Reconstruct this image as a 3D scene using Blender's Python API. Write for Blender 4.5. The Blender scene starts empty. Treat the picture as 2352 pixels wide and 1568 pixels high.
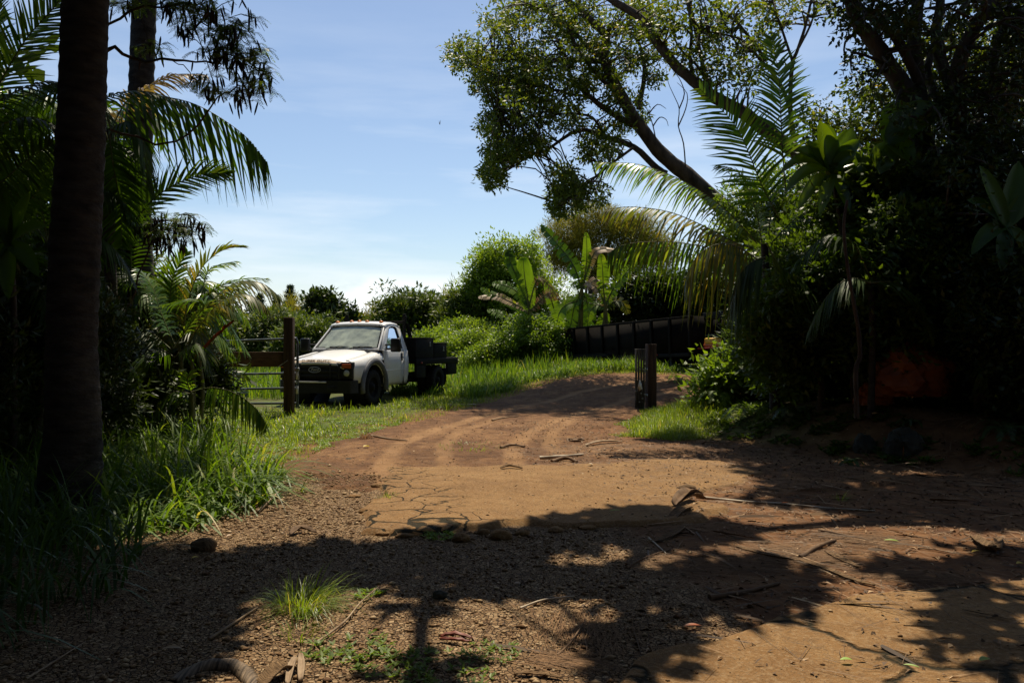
import bpy, math, random
import numpy as np
from mathutils import Vector, Matrix
R = math.radians
rng = np.random.default_rng(11); random.seed(11)
scene = bpy.context.scene
C = scene.collection

# ------------------------------------------------------------ camera, sky, sun, exposure
SUN_EL, SUN_AZ = 62.0, 4.0
cam_d = bpy.data.cameras.new('camera'); cam = bpy.data.objects.new('camera', cam_d); C.objects.link(cam)
cam.location = (0, 0, 1.6); cam.rotation_euler = (R(90), 0, 0)
cam_d.sensor_width = 36; cam_d.lens = 27.98; cam_d.clip_start = 0.05; cam_d.clip_end = 3000
scene.camera = cam
w = bpy.data.worlds.new("World"); scene.world = w; w.use_nodes = True
wn, wl = w.node_tree.nodes, w.node_tree.links
for n in list(wn): wn.remove(n)
wo = wn.new('ShaderNodeOutputWorld'); bg = wn.new('ShaderNodeBackground'); sky = wn.new('ShaderNodeTexSky')
sky.sky_type = 'NISHITA'; sky.sun_disc = False; sky.sun_elevation = R(SUN_EL); sky.sun_rotation = R(SUN_AZ)
sky.altitude = 0; sky.air_density = 1.0; sky.dust_density = 0.6; sky.ozone_density = 1.6
tc = wn.new('ShaderNodeTexCoord'); mp = wn.new('ShaderNodeMapping'); mp.inputs['Scale'].default_value = (1.6, 1.6, 11)
mp.inputs['Rotation'].default_value = (0, R(5), 0)
nz = wn.new('ShaderNodeTexNoise'); nz.inputs['Scale'].default_value = 1.7; nz.inputs['Detail'].default_value = 6; nz.inputs['Roughness'].default_value = .55
cr = wn.new('ShaderNodeValToRGB'); cr.color_ramp.elements[0].position = .42; cr.color_ramp.elements[0].color = (0, 0, 0, 1)
cr.color_ramp.elements[1].position = .78; cr.color_ramp.elements[1].color = (.9, .9, .9, 1)
sx = wn.new('ShaderNodeSeparateXYZ'); mr = wn.new('ShaderNodeMapRange'); mr.inputs[1].default_value = .40; mr.inputs[2].default_value = .08
mu = wn.new('ShaderNodeMath'); mu.operation = 'MULTIPLY'
mixc = wn.new('ShaderNodeMixRGB'); mixc.inputs[2].default_value = (8.2, 8.7, 9.2, 1)
# small cumulus low over the horizon
n2 = wn.new('ShaderNodeTexNoise'); n2.inputs['Scale'].default_value = 9; n2.inputs['Detail'].default_value = 8
cr2 = wn.new('ShaderNodeValToRGB'); cr2.color_ramp.elements[0].position = .50; cr2.color_ramp.elements[1].position = .60
mr2 = wn.new('ShaderNodeMapRange'); mr2.inputs[1].default_value = .085; mr2.inputs[2].default_value = .045
mu2 = wn.new('ShaderNodeMath'); mu2.operation = 'MULTIPLY'
mix2 = wn.new('ShaderNodeMixRGB'); mix2.inputs[2].default_value = (11.5, 11.8, 12.0, 1)
wl.new(tc.outputs['Generated'], mp.inputs[0]); wl.new(mp.outputs[0], nz.inputs['Vector']); wl.new(nz.outputs[0], cr.inputs[0])
wl.new(tc.outputs['Generated'], sx.inputs[0]); wl.new(sx.outputs[2], mr.inputs[0]); wl.new(cr.outputs[0], mu.inputs[0]); wl.new(mr.outputs[0], mu.inputs[1])
wl.new(sky.outputs[0], mixc.inputs[1]); wl.new(mu.outputs[0], mixc.inputs[0])
mp2 = wn.new('ShaderNodeMapping'); mp2.inputs['Scale'].default_value = (1, 1, 2.2); wl.new(tc.outputs['Generated'], mp2.inputs[0]); wl.new(mp2.outputs[0], n2.inputs['Vector']); wl.new(n2.outputs[0], cr2.inputs[0]); wl.new(sx.outputs[2], mr2.inputs[0])
wl.new(cr2.outputs[0], mu2.inputs[0]); wl.new(mr2.outputs[0], mu2.inputs[1])
wl.new(mixc.outputs[0], mix2.inputs[1]); wl.new(mu2.outputs[0], mix2.inputs[0])
wl.new(mix2.outputs[0], bg.inputs[0]); wl.new(bg.outputs[0], wo.inputs[0])
bg.inputs[1].default_value = 0.1
sd = Vector((math.sin(R(SUN_AZ))*math.cos(R(SUN_EL)), math.cos(R(SUN_AZ))*math.cos(R(SUN_EL)), math.sin(R(SUN_EL))))
sl = bpy.data.lights.new('sun', 'SUN'); sl.energy = 5.0; sl.angle = R(.53); sl.color = (1, .89, .70)
so = bpy.data.objects.new('sun', sl); C.objects.link(so); so.rotation_euler = (-sd).to_track_quat('-Z', 'Y').to_euler()
vs = scene.view_settings; vs.view_transform = 'Standard'; vs.look = 'None'; vs.exposure = 0.3; vs.gamma = 1

# ------------------------------------------------------------ helpers
CX, CY, K = 1176., 784., 1828.
def P(x, y, D): return Vector(((x-CX)/K*D, D, 1.6-(y-CY)/K*D))
def vn(x, y, s, seed=0):
    x = np.asarray(x, float)/s; y = np.asarray(y, float)/s
    xi = np.floor(x); yi = np.floor(y); fx = x-xi; fy = y-yi
    def h(a, b):
        q = np.sin(a*127.1+b*311.7+seed*74.7)*43758.5453
        return q-np.floor(q)
    fx = fx*fx*(3-2*fx); fy = fy*fy*(3-2*fy)
    return (h(xi, yi)*(1-fx)+h(xi+1, yi)*fx)*(1-fy)+(h(xi, yi+1)*(1-fx)+h(xi+1, yi+1)*fx)*fy-.5
def ss(t, a, b):
    t = np.clip((np.asarray(t, float)-a)/(b-a), 0, 1); return t*t*(3-2*t)
BANK = [(2.6, 15.5), (3.3, 13.2), (4.3, 11.0), (5.9, 9.3), (8.5, 8.0), (14, 7.0), (40, 6), (40, 60), (9, 22), (5.2, 19.5), (3.9, 17.5)]
def sdist(x, y, poly):
    x = np.asarray(x, float); y = np.asarray(y, float)
    d = np.full(x.shape, 1e9); ins = np.zeros(x.shape, bool); n = len(poly)
    for i in range(n):
        ax, ay = poly[i]; bx, by = poly[(i+1) % n]
        ex, ey = bx-ax, by-ay; t = np.clip(((x-ax)*ex+(y-ay)*ey)/(ex*ex+ey*ey+1e-9), 0, 1)
        d = np.minimum(d, np.hypot(x-ax-t*ex, y-ay-t*ey))
        c = ((ay > y) != (by > y)) & (x < (bx-ax)*(y-ay)/((by-ay) if by != ay else 1e-9)+ax); ins ^= c
    return np.where(ins, d, -d)
def H(x, y):
    x = np.asarray(x, float); y = np.asarray(y, float)
    z = .8*ss(y, 17.5, 26)*ss(x, -3.5, 4.5)
    z = z+.08*ss(y, 15, 19)*ss(-x, 1.0, 3.5)
    b = sdist(x, y, BANK)
    z = z+(.55+.25*vn(x, y, 1.3, 5))*ss(b, -.1, 1.5)*ss(y, 3, 6)*(1-ss(y, 17, 22))
    return z+.05*vn(x, y, 1.7, 1)+.02*vn(x, y, .5, 2)
def Hs(x, y): return float(H(np.array([x]), np.array([y]))[0])
def G(xd, yd):
    D = 2.0
    while D < 90:
        p = P(xd, yd, D)
        if p.z <= Hs(p.x, p.y): return Vector((p.x, p.y, Hs(p.x, p.y)))
        D *= 1.01
    return p
class MB:
    def __init__(s): s.v = []; s.f = []; s.r = []; s.n = 0
    def add(s, v, f, r=None):
        v = np.asarray(v, float).reshape(-1, 3); f = np.asarray(f, int)
        if f.ndim == 1: f = f[None]
        s.v.append(v); s.f.append(f+s.n); s.n += len(v)
        s.r.append(rng.random(len(f)) if r is None else np.broadcast_to(np.asarray(r, float), (len(f),)))
        return s
    def mesh(s, name, mat, smooth=False):
        me = bpy.data.meshes.new(name)
        if s.n == 0: return me
        V = np.concatenate(s.v); me.vertices.add(len(V)); me.vertices.foreach_set('co', V.ravel())
        tot = np.concatenate([np.full(len(f), f.shape[1]) for f in s.f]); idx = np.concatenate([f.ravel() for f in s.f])
        me.loops.add(len(idx)); me.loops.foreach_set('vertex_index', idx)
        me.polygons.add(len(tot)); me.polygons.foreach_set('loop_start', np.concatenate([[0], np.cumsum(tot)[:-1]]))
        me.update(calc_edges=True)
        if smooth: me.polygons.foreach_set('use_smooth', np.ones(len(tot), bool))
        a = me.attributes.new('rnd', 'FLOAT', 'FACE'); a.data.foreach_set('value', np.concatenate(s.r))
        me.materials.append(mat); return me
    def build(s, name, mat, parent=None, smooth=False, bevel=0, solid=0):
        o = bpy.data.objects.new(name, s.mesh(name, mat, smooth)); C.objects.link(o)
        if parent is not None: o.parent = parent
        if solid: m = o.modifiers.new('s', 'SOLIDIFY'); m.thickness = solid; m.offset = 0
        if bevel: m = o.modifiers.new('b', 'BEVEL'); m.width = bevel; m.segments = 2; m.limit_method = 'ANGLE'
        return o
def tag(o, label=None, cat=None, group=None, kind=None):
    if label: o['label'] = label
    if cat: o['category'] = cat
    if group: o['group'] = group
    if kind: o['kind'] = kind
    return o
def thing(name, label, cat, loc=(0, 0, 0), rz=0, group=None):
    o = bpy.data.objects.new(name, None); o.empty_display_size = .2; C.objects.link(o)
    o.location = loc; o.rotation_euler = (0, 0, rz); return tag(o, label, cat, group)
def local(root, o):      # mesh was made in world coordinates: keep it there under a moved root
    root_m = Matrix.LocRotScale(root.location, root.rotation_euler.to_quaternion(), (1, 1, 1))
    o.data.transform(root_m.inverted()); o.parent = root; return o
def box(mb, c, s, rot=None):
    v = np.array([[x, y, z] for x in (-.5, .5) for y in (-.5, .5) for z in (-.5, .5)])*np.array(s)
    if rot is not None: v = v @ np.array(rot).T
    return mb.add(v+np.array(c), [[0, 1, 3, 2], [4, 6, 7, 5], [0, 4, 5, 1], [2, 3, 7, 6], [0, 2, 6, 4], [1, 5, 7, 3]])
def rotz(a): return Matrix.Rotation(a, 3, 'Z')
def tube(mb, pts, rad, n=8, r=None, caps=True, wob=0):
    pts = [Vector(p) for p in pts]; m = len(pts)
    if not hasattr(rad, '__len__'): rad = [rad]*m
    up = Vector((0, 0, 1)); V = []; side = None
    for i, p in enumerate(pts):
        t = (pts[min(i+1, m-1)]-pts[max(i-1, 0)]).normalized()
        if side is None:
            side = t.cross(up)
            if side.length < .05: side = t.cross(Vector((0, 1, 0)))
        side = (side-t*side.dot(t)).normalized(); b = t.cross(side)
        for k in range(n):
            a = 2*math.pi*k/n; q = rad[i]*(1+(wob*math.sin(k*2.1+i*1.7) if wob else 0))
            V.append(p+side*(math.cos(a)*q)+b*(math.sin(a)*q))
    F = [[i*n+k, i*n+(k+1) % n, (i+1)*n+(k+1) % n, (i+1)*n+k] for i in range(m-1) for k in range(n)]
    mb.add(V, F, r)
    if caps:
        for i0 in (0, (m-1)*n):
            mb.add(V[i0:i0+n], [list(range(n))] if i0 else [list(range(n))[::-1]], r)
    return mb
def catmull(pts, k=4):
    pts = [Vector(p) for p in pts]; out = []
    for i in range(len(pts)-1):
        p0 = pts[max(i-1, 0)]; p1 = pts[i]; p2 = pts[i+1]; p3 = pts[min(i+2, len(pts)-1)]
        for j in range(k):
            t = j/k
            out.append(.5*((2*p1)+(p2-p0)*t+(2*p0-5*p1+4*p2-p3)*t*t+(3*p1-p0-3*p2+p3)*t**3))
    out.append(pts[-1]); return out
def lin(a, b, n): return [a+(b-a)*i/(n-1) for i in range(n)]
def lathe(mb, prof, c=(0, 0, 0), ax='Z', n=24):
    V = []; m = len(prof)
    for r_, h in prof:
        for k in range(n):
            a = 2*math.pi*k/n; u, v = r_*math.cos(a), r_*math.sin(a)
            V.append({'Z': (u, v, h), 'X': (h, u, v), 'Y': (u, h, v)}[ax])
    F = [[i*n+k, i*n+(k+1) % n, (i+1)*n+(k+1) % n, (i+1)*n+k] for i in range(m-1) for k in range(n)]
    return mb.add(np.array(V)+np.array(c), F)
def prism(mb, poly, axis, a, b):
    def mk(u, v, t): return {'X': (t, u, v), 'Y': (u, t, v), 'Z': (u, v, t)}[axis]
    n = len(poly); V = [mk(u, v, a) for u, v in poly]+[mk(u, v, b) for u, v in poly]
    mb.add(V, [[i, (i+1) % n, n+(i+1) % n, n+i] for i in range(n)])
    mb.add(V[:n], [list(range(n))[::-1]]); mb.add(V[n:], [list(range(n))]); return mb
def unit(v): return v/np.maximum(np.linalg.norm(v, axis=-1, keepdims=True), 1e-9)
def rdir(n): return unit(rng.normal(size=(n, 3)))
def leaves(mb, base, d, side, L, W, r=None, cup=.12):
    """one pointed leaf per row, two faces folded along the midrib"""
    n = len(base); L = np.broadcast_to(L, (n,))[:, None]; W = np.broadcast_to(W, (n,))[:, None]
    d = unit(d); side = unit(side-d*np.sum(side*d, 1)[:, None]); nm = np.cross(d, side)
    a = base; b = base+d*L*.42+side*W*.5+nm*W*cup; c = base+d*L-nm*L*.12; e = base+d*L*.42-side*W*.5+nm*W*cup
    V = np.stack([a, b, c, e], 1).reshape(-1, 3); i = np.arange(n)[:, None]*4
    if r is None: r = rng.random(n)
    mb.add(V, i+np.array([[0, 1, 2, 3]]), r)
def blades(mb, base, d, side, L, W, droop, seg=4, prof=None, r=None, g=None):
    n = len(base); L = np.broadcast_to(L, (n,))[:, None]; W = np.broadcast_to(W, (n,))[:, None]; droop = np.broadcast_to(droop, (n,))[:, None]
    if prof is None: prof = [.7, 1, .85, .55, .04] if seg == 4 else [.8, 1, .7, .04]
    prof = np.interp(np.linspace(0, 1, seg+1), np.linspace(0, 1, len(prof)), prof)
    dn = np.array([0, 0, -1.]) if g is None else g
    V = []
    for i in range(seg+1):
        t = i/seg; c = base+d*L*t+dn*(droop*L*t*t); w_ = side*W*.5*prof[i]
        V += [c-w_, c+w_]
    V = np.stack(V, 1).reshape(-1, 3); m = 2*(seg+1)
    off = np.arange(n)[:, None, None]*m
    F = np.array([[2*i, 2*i+1, 2*i+3, 2*i+2] for i in range(seg)])[None]
    if r is None: r = rng.random(n)
    mb.add(V, (off+F).reshape(-1, 4), np.repeat(r, seg))

# ------------------------------------------------------------ materials
M = {}
def newmat(name):
    m = bpy.data.materials.new(name); m.use_nodes = True; nt = m.node_tree
    for n in list(nt.nodes): nt.nodes.remove(n)
    M[name] = m; return m, nt.nodes, nt.links
def ramp(N, L, fac, stops):
    r = N.new('ShaderNodeValToRGB'); e = r.color_ramp.elements
    e[0].position, e[0].color = stops[0][0], (*stops[0][1], 1); e[1].position, e[1].color = stops[-1][0], (*stops[-1][1], 1)
    for p, c in stops[1:-1]: q = e.new(p); q.color = (*c, 1)
    L.new(fac, r.inputs[0]); return r
def leafmat(name, stops, trans=.4, tcol=(1.5, 1.5, .5), rough=.42, spec=.45):
    m, N, L = newmat(name); o = N.new('ShaderNodeOutputMaterial'); a = N.new('ShaderNodeAttribute'); a.attribute_name = 'rnd'
    rp = ramp(N, L, a.outputs['Fac'], stops)
    g = N.new('ShaderNodeNewGeometry'); nz = N.new('ShaderNodeTexNoise'); nz.inputs['Scale'].default_value = 1.1; L.new(g.outputs['Position'], nz.inputs['Vector'])
    hv = N.new('ShaderNodeHueSaturation'); mr = N.new('ShaderNodeMapRange'); mr.inputs[3].default_value = .6; mr.inputs[4].default_value = 1.45
    L.new(nz.outputs[0], mr.inputs[0]); L.new(mr.outputs[0], hv.inputs['Value']); L.new(rp.outputs[0], hv.inputs['Color'])
    p = N.new('ShaderNodeBsdfPrincipled'); p.inputs['Roughness'].default_value = rough; p.inputs['Specular IOR Level'].default_value = spec
    L.new(hv.outputs[0], p.inputs['Base Color'])
    t = N.new('ShaderNodeBsdfTranslucent'); mx = N.new('ShaderNodeMixRGB'); mx.blend_type = 'MULTIPLY'; mx.inputs[0].default_value = 1
    mx.inputs[2].default_value = (*tcol, 1); L.new(hv.outputs[0], mx.inputs[1]); L.new(mx.outputs[0], t.inputs[0])
    ms = N.new('ShaderNodeMixShader'); ms.inputs[0].default_value = trans; L.new(p.outputs[0], ms.inputs[1]); L.new(t.outputs[0], ms.inputs[2]); L.new(ms.outputs[0], o.inputs[0])
    return m
def surf(name, stops, scale=6, rough=.85, bump=.3, bscale=None, detail=6, spec=.25, metal=0, stretch=None, coord='Object', dist=.02):
    m, N, L = newmat(name); o = N.new('ShaderNodeOutputMaterial'); p = N.new('ShaderNodeBsdfPrincipled'); L.new(p.outputs[0], o.inputs[0])
    tcn = N.new('ShaderNodeTexCoord'); mpn = N.new('ShaderNodeMapping'); L.new(tcn.outputs[coord], mpn.inputs[0])
    if stretch: mpn.inputs['Scale'].default_value = stretch
    n1 = N.new('ShaderNodeTexNoise'); n1.inputs['Scale'].default_value = scale; n1.inputs['Detail'].default_value = detail; L.new(mpn.outputs[0], n1.inputs['Vector'])
    rp = ramp(N, L, n1.outputs[0], stops); L.new(rp.outputs[0], p.inputs['Base Color'])
    p.inputs['Roughness'].default_value = rough; p.inputs['Specular IOR Level'].default_value = spec; p.inputs['Metallic'].default_value = metal
    if bump:
        n3 = N.new('ShaderNodeTexNoise'); n3.inputs['Scale'].default_value = bscale or scale*3; n3.inputs['Detail'].default_value = 8; L.new(mpn.outputs[0], n3.inputs['Vector'])
        b = N.new('ShaderNodeBump'); b.inputs['Strength'].default_value = bump; b.inputs['Distance'].default_value = dist; L.new(n3.outputs[0], b.inputs['Height']); L.new(b.outputs[0], p.inputs['Normal'])
    return m
def plain(name, c, rough=.5, metal=0, spec=.5, coat=0):
    v = [min(1, q*1.15) for q in c]; d = [q*.85 for q in c]
    m = surf(name, [(.3, d), (.7, v)], 9, rough, 0, spec=spec, metal=metal)
    return m
def attrmat(name, stops, rough=.8, spec=.3):
    m, N, L = newmat(name); o = N.new('ShaderNodeOutputMaterial'); a = N.new('ShaderNodeAttribute'); a.attribute_name = 'rnd'
    rp = ramp(N, L, a.outputs['Fac'], stops); p = N.new('ShaderNodeBsdfPrincipled'); p.inputs['Roughness'].default_value = rough; p.inputs['Specular IOR Level'].default_value = spec
    L.new(rp.outputs[0], p.inputs['Base Color']); L.new(p.outputs[0], o.inputs[0]); return m
leafmat('palm_leaf', [(0, (.05, .11, .012)), (.6, (.085, .17, .02)), (1, (.16, .22, .03))], .45, (1.9, 1.7, .5), .34, .5)
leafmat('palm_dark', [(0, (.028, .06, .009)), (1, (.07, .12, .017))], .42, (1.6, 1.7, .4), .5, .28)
leafmat('palm_yellow', [(0, (.06, .10, .015)), (.6, (.11, .15, .022)), (1, (.24, .20, .035))], .45, (1.6, 1.3, .5), .45)
leafmat('dry_frond', [(0, (.10, .05, .03)), (.5, (.22, .13, .06)), (1, (.45, .32, .18))], .3, (1.3, 1, .7), .7)
leafmat('red_frond', [(0, (.10, .025, .015)), (1, (.26, .07, .03))], .35, (1.5, .8, .5), .6)
leafmat('olive_leaf', [(0, (.035, .06, .010)), (.6, (.075, .115, .018)), (.95, (.16, .19, .035)), (1, (.26, .18, .04))], .5, (1.8, 1.6, .4), .5, .4)
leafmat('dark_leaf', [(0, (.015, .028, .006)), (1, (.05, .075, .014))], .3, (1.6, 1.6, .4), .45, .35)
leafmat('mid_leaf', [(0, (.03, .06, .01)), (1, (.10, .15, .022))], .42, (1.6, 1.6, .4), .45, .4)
leafmat('mango_leaf', [(0, (.04, .065, .012)), (.8, (.10, .14, .024)), (1, (.22, .20, .04))], .3, (1.5, 1.5, .4), .5, .35)
leafmat('bright_leaf', [(0, (.09, .155, .017)), (.7, (.18, .27, .03)), (1, (.26, .34, .045))], .5, (1.6, 1.5, .4), .45)
leafmat('needle', [(0, (.10, .11, .012)), (.6, (.22, .21, .022)), (1, (.32, .27, .035))], .35, (1.4, 1.3, .4), .6)
leafmat('pine', [(0, (.02, .04, .022)), (1, (.05, .08, .04))], .15, (1.2, 1.3, .6), .7)
leafmat('banana_leaf', [(0, (.06, .13, .012)), (.6, (.14, .25, .025)), (1, (.27, .33, .05))], .5, (1.7, 1.5, .35), .42, .4)
leafmat('banana_dark', [(0, (.03, .07, .01)), (1, (.08, .15, .02))], .38, (1.6, 1.6, .4), .45, .35)
leafmat('broad_leaf', [(0, (.05, .10, .01)), (1, (.10, .17, .018))], .5, (2.2, 1.9, .3), .3, .6)
leafmat('grass', [(0, (.09, .15, .012)), (.75, (.19, .27, .025)), (.95, (.28, .33, .04)), (1, (.5, .42, .17))], .5, (1.6, 1.5, .35), .42, .5)
leafmat('tall_grass', [(0, (.06, .12, .012)), (.8, (.14, .23, .025)), (.97, (.24, .30, .05)), (1, (.45, .38, .15))], .45, (1.6, 1.55, .4), .5, .35)
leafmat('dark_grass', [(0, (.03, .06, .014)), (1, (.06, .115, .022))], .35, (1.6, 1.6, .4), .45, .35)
leafmat('feather_leaf', [(0, (.05, .09, .018)), (1, (.15, .21, .035))], .5, (1.5, 1.5, .5), .5)
leafmat('weed', [(0, (.08, .15, .016)), (1, (.20, .28, .035))], .4, (1.5, 1.5, .4), .5)
attrmat('pod', [(0, (.018, .010, .007)), (1, (.05, .028, .018))], .6)
attrmat('pebble', [(0, (.11, .056, .026)), (.5, (.25, .15, .073)), (.9, (.38, .26, .14)), (1, (.58, .43, .27))], .85, .2)
attrmat('litter', [(0, (.05, .028, .014)), (.5, (.15, .085, .04)), (.92, (.30, .18, .09)), (1, (.5, .34, .19))], .7)
attrmat('strands', [(0, (.07, .035, .014)), (1, (.26, .14, .06))], .8)
surf('palm_bark', [(.3, (.017, .0145, .012)), (.7, (.07, .060, .050))], 5, .9, .8, 18, stretch=(1, 1, 2.5), dist=.03)
surf('bark', [(.3, (.03, .022, .016)), (.7, (.10, .075, .055))], 7, .9, .8, 24, stretch=(1, 1, .4), dist=.03)
surf('light_bark', [(.3, (.07, .055, .04)), (.7, (.2, .16, .12))], 7, .9, .6, 24, stretch=(1, 1, .4), dist=.02)
surf('stem', [(.3, (.07, .09, .03)), (.7, (.16, .15, .06))], 5, .6, .2)
surf('banana_stem', [(.3, (.08, .065, .02)), (.7, (.20, .18, .05))], 6, .8, .3, spec=.15, stretch=(1, 1, .3))
surf('dry_stick', [(.3, (.16, .10, .06)), (.7, (.42, .31, .2))], 9, .8, .4, stretch=(1, 1, 1), dist=.005)
surf('brown_stick', [(.3, (.07, .04, .022)), (.7, (.2, .12, .065))], 9, .8, .4, dist=.005)
surf('pale_stick', [(.3, (.38, .30, .21)), (.7, (.62, .53, .41))], 9, .7, .3, dist=.004)
surf('red_pod', [(.3, (.10, .02, .012)), (.7, (.22, .05, .025))], 12, .5, .2, dist=.003)
surf('husk', [(.3, (.06, .035, .018)), (.7, (.26, .16, .08))], 20, .9, .9, 50, stretch=(1, 6, 1), dist=.01)
surf('sheath', [(.35, (.04, .028, .018)), (.7, (.3, .21, .13))], 5, .6, .6, 16, stretch=(14, 1, 1), dist=.01)
surf('boulder', [(.3, (.02, .022, .018)), (.7, (.075, .07, .05))], 4, .9, .8, 16, dist=.04)
surf('post_wood', [(.3, (.028, .016, .010)), (.7, (.09, .05, .028))], 3, .85, .5, 12, stretch=(6, 6, .5), dist=.01)
surf('board_wood', [(.3, (.06, .032, .018)), (.7, (.15, .08, .042))], 3, .85, .5, 12, stretch=(.5, 6, 6), dist=.01)
surf('weathered', [(.3, (.04, .04, .035)), (.55, (.10, .09, .075)), (.75, (.35, .34, .31))], 5, .9, .5, 12, stretch=(3, 3, .6), dist=.01)
surf('gate_metal', [(.3, (.04, .055, .06)), (.7, (.09, .11, .115))], 8, .45, .15, spec=.5, dist=.003)
plain('steel', (.35, .35, .33), .4, .8); plain('reflector', (.75, .72, .66), .3)
surf('trailer_black', [(.3, (.005, .0045, .004)), (.75, (.014, .011, .009))], 2, .8, .2, 12, spec=.08, dist=.005)
leafmat('canopy_leaf', [(0, (.02, .035, .008)), (1, (.05, .07, .014))], .12, (1.4, 1.5, .4), .5, .3)  # dark and barely translucent so the unseen crowns block more light
surf('black_metal', [(.3, (.005, .005, .005)), (.7, (.014, .013, .012))], 6, .7, .1, spec=.12, dist=.003)
surf('black_plastic', [(.3, (.012, .012, .013)), (.7, (.024, .024, .026))], 8, .6, 0, spec=.3)
surf('flare_grey', [(.3, (.09, .094, .105)), (.7, (.13, .135, .15))], 8, .6, 0, spec=.4)
surf('rubber', [(.3, (.008, .008, .008)), (.7, (.022, .02, .018))], 14, .85, .4, 40, spec=.2, dist=.006)
surf('mirror_black', [(.3, (.01, .01, .01)), (.7, (.02, .02, .02))], 4, .35, 0)
plain('amber', (.75, .22, .03), .3); plain('signal', (.5, .10, .02), .25); plain('lens', (.45, .45, .42), .15)
plain('seat_cloth', (.42, .38, .31), .9); plain('dash', (.10, .095, .09), .8); plain('rim_white', (.5, .48, .44), .5)
plain('chrome', (.6, .6, .6), .2, 1); plain('tan_wear', (.60, .47, .33), .7); plain('letter', (.36, .27, .19), .6); plain('emblem_ring', (.62, .64, .66), .3, .6); plain('emblem_blue', (.02, .03, .05), .4)
plain('yellow_paint', (.65, .38, .03), .5); plain('red_paint', (.25, .03, .02), .5); plain('lamp_red', (.35, .03, .02), .3)
surf('tarp', [(.3, (.17, .04, .012)), (.7, (.36, .11, .03))], 3, .55, .6, 6, spec=.4, dist=.06)
leafmat('leaf_yellow', [(0, (.6, .45, .06)), (1, (.7, .52, .1))], .3); leafmat('leaf_green', [(0, (.25, .42, .08)), (1, (.32, .48, .1))], .3); leafmat('leaf_orange', [(0, (.4, .09, .02)), (1, (.5, .13, .03))], .2)
leafmat('leaf_tan', [(0, (.35, .22, .12)), (1, (.5, .36, .22))], .2)
# paint with dust
def paint():
    m, N, L = newmat('white_paint'); o = N.new('ShaderNodeOutputMaterial'); p = N.new('ShaderNodeBsdfPrincipled'); L.new(p.outputs[0], o.inputs[0])
    t = N.new('ShaderNodeTexCoord'); s = N.new('ShaderNodeSeparateXYZ'); L.new(t.outputs['Object'], s.inputs[0])
    mr = N.new('ShaderNodeMapRange'); mr.inputs[1].default_value = 1.05; mr.inputs[2].default_value = .42; L.new(s.outputs[2], mr.inputs[0])
    n = N.new('ShaderNodeTexNoise'); n.inputs['Scale'].default_value = 3; n.inputs['Detail'].default_value = 7; L.new(t.outputs['Object'], n.inputs['Vector'])
    a = N.new('ShaderNodeMath'); a.operation = 'MULTIPLY'; L.new(mr.outputs[0], a.inputs[0]); L.new(n.outputs[0], a.inputs[1])
    b = N.new('ShaderNodeMath'); b.operation = 'ADD'; b.inputs[1].default_value = .03; L.new(a.outputs[0], b.inputs[0])
    mx = N.new('ShaderNodeMixRGB'); mx.inputs[1].default_value = (.80, .80, .78, 1); mx.inputs[2].default_value = (.50, .38, .26, 1); L.new(b.outputs[0], mx.inputs[0]); L.new(mx.outputs[0], p.inputs[0])
    p.inputs['Roughness'].default_value = .32; p.inputs['Coat Weight'].default_value = .3
paint()
def glass(name, tint, refl=.25, dust_sheen=.1):
    m, N, L = newmat(name); o = N.new('ShaderNodeOutputMaterial'); t = N.new('ShaderNodeBsdfTransparent'); t.inputs[0].default_value = (*tint, 1)
    g = N.new('ShaderNodeBsdfGlossy'); g.inputs['Roughness'].default_value = .04; g.inputs[0].default_value = (.9, .95, 1, 1)
    f = N.new('ShaderNodeFresnel'); f.inputs[0].default_value = 1.5; ad = N.new('ShaderNodeMath'); ad.operation = 'ADD'; ad.inputs[1].default_value = refl-.04; L.new(f.outputs[0], ad.inputs[0])
    ms = N.new('ShaderNodeMixShader'); L.new(ad.outputs[0], ms.inputs[0]); L.new(t.outputs[0], ms.inputs[1]); L.new(g.outputs[0], ms.inputs[2])
    d = N.new('ShaderNodeBsdfDiffuse'); d.inputs[0].default_value = (.50, .56, .46, 1); n = N.new('ShaderNodeTexNoise'); n.inputs['Scale'].default_value = 5; n.inputs['Detail'].default_value = 8  # greenish diffuse stands in for reflected trees as well as dust
    tt = N.new('ShaderNodeTexCoord'); L.new(tt.outputs['Object'], n.inputs['Vector']); mm = N.new('ShaderNodeMath'); mm.operation = 'MULTIPLY'; mm.inputs[1].default_value = dust_sheen*2; L.new(n.outputs[0], mm.inputs[0])
    m2 = N.new('ShaderNodeMixShader'); L.new(mm.outputs[0], m2.inputs[0]); L.new(ms.outputs[0], m2.inputs[1]); L.new(d.outputs[0], m2.inputs[2]); L.new(m2.outputs[0], o.inputs[0])
glass('windshield_glass', (.6, .66, .6), .16, .62); glass('side_glass', (.25, .28, .3), .42, .03)

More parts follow.
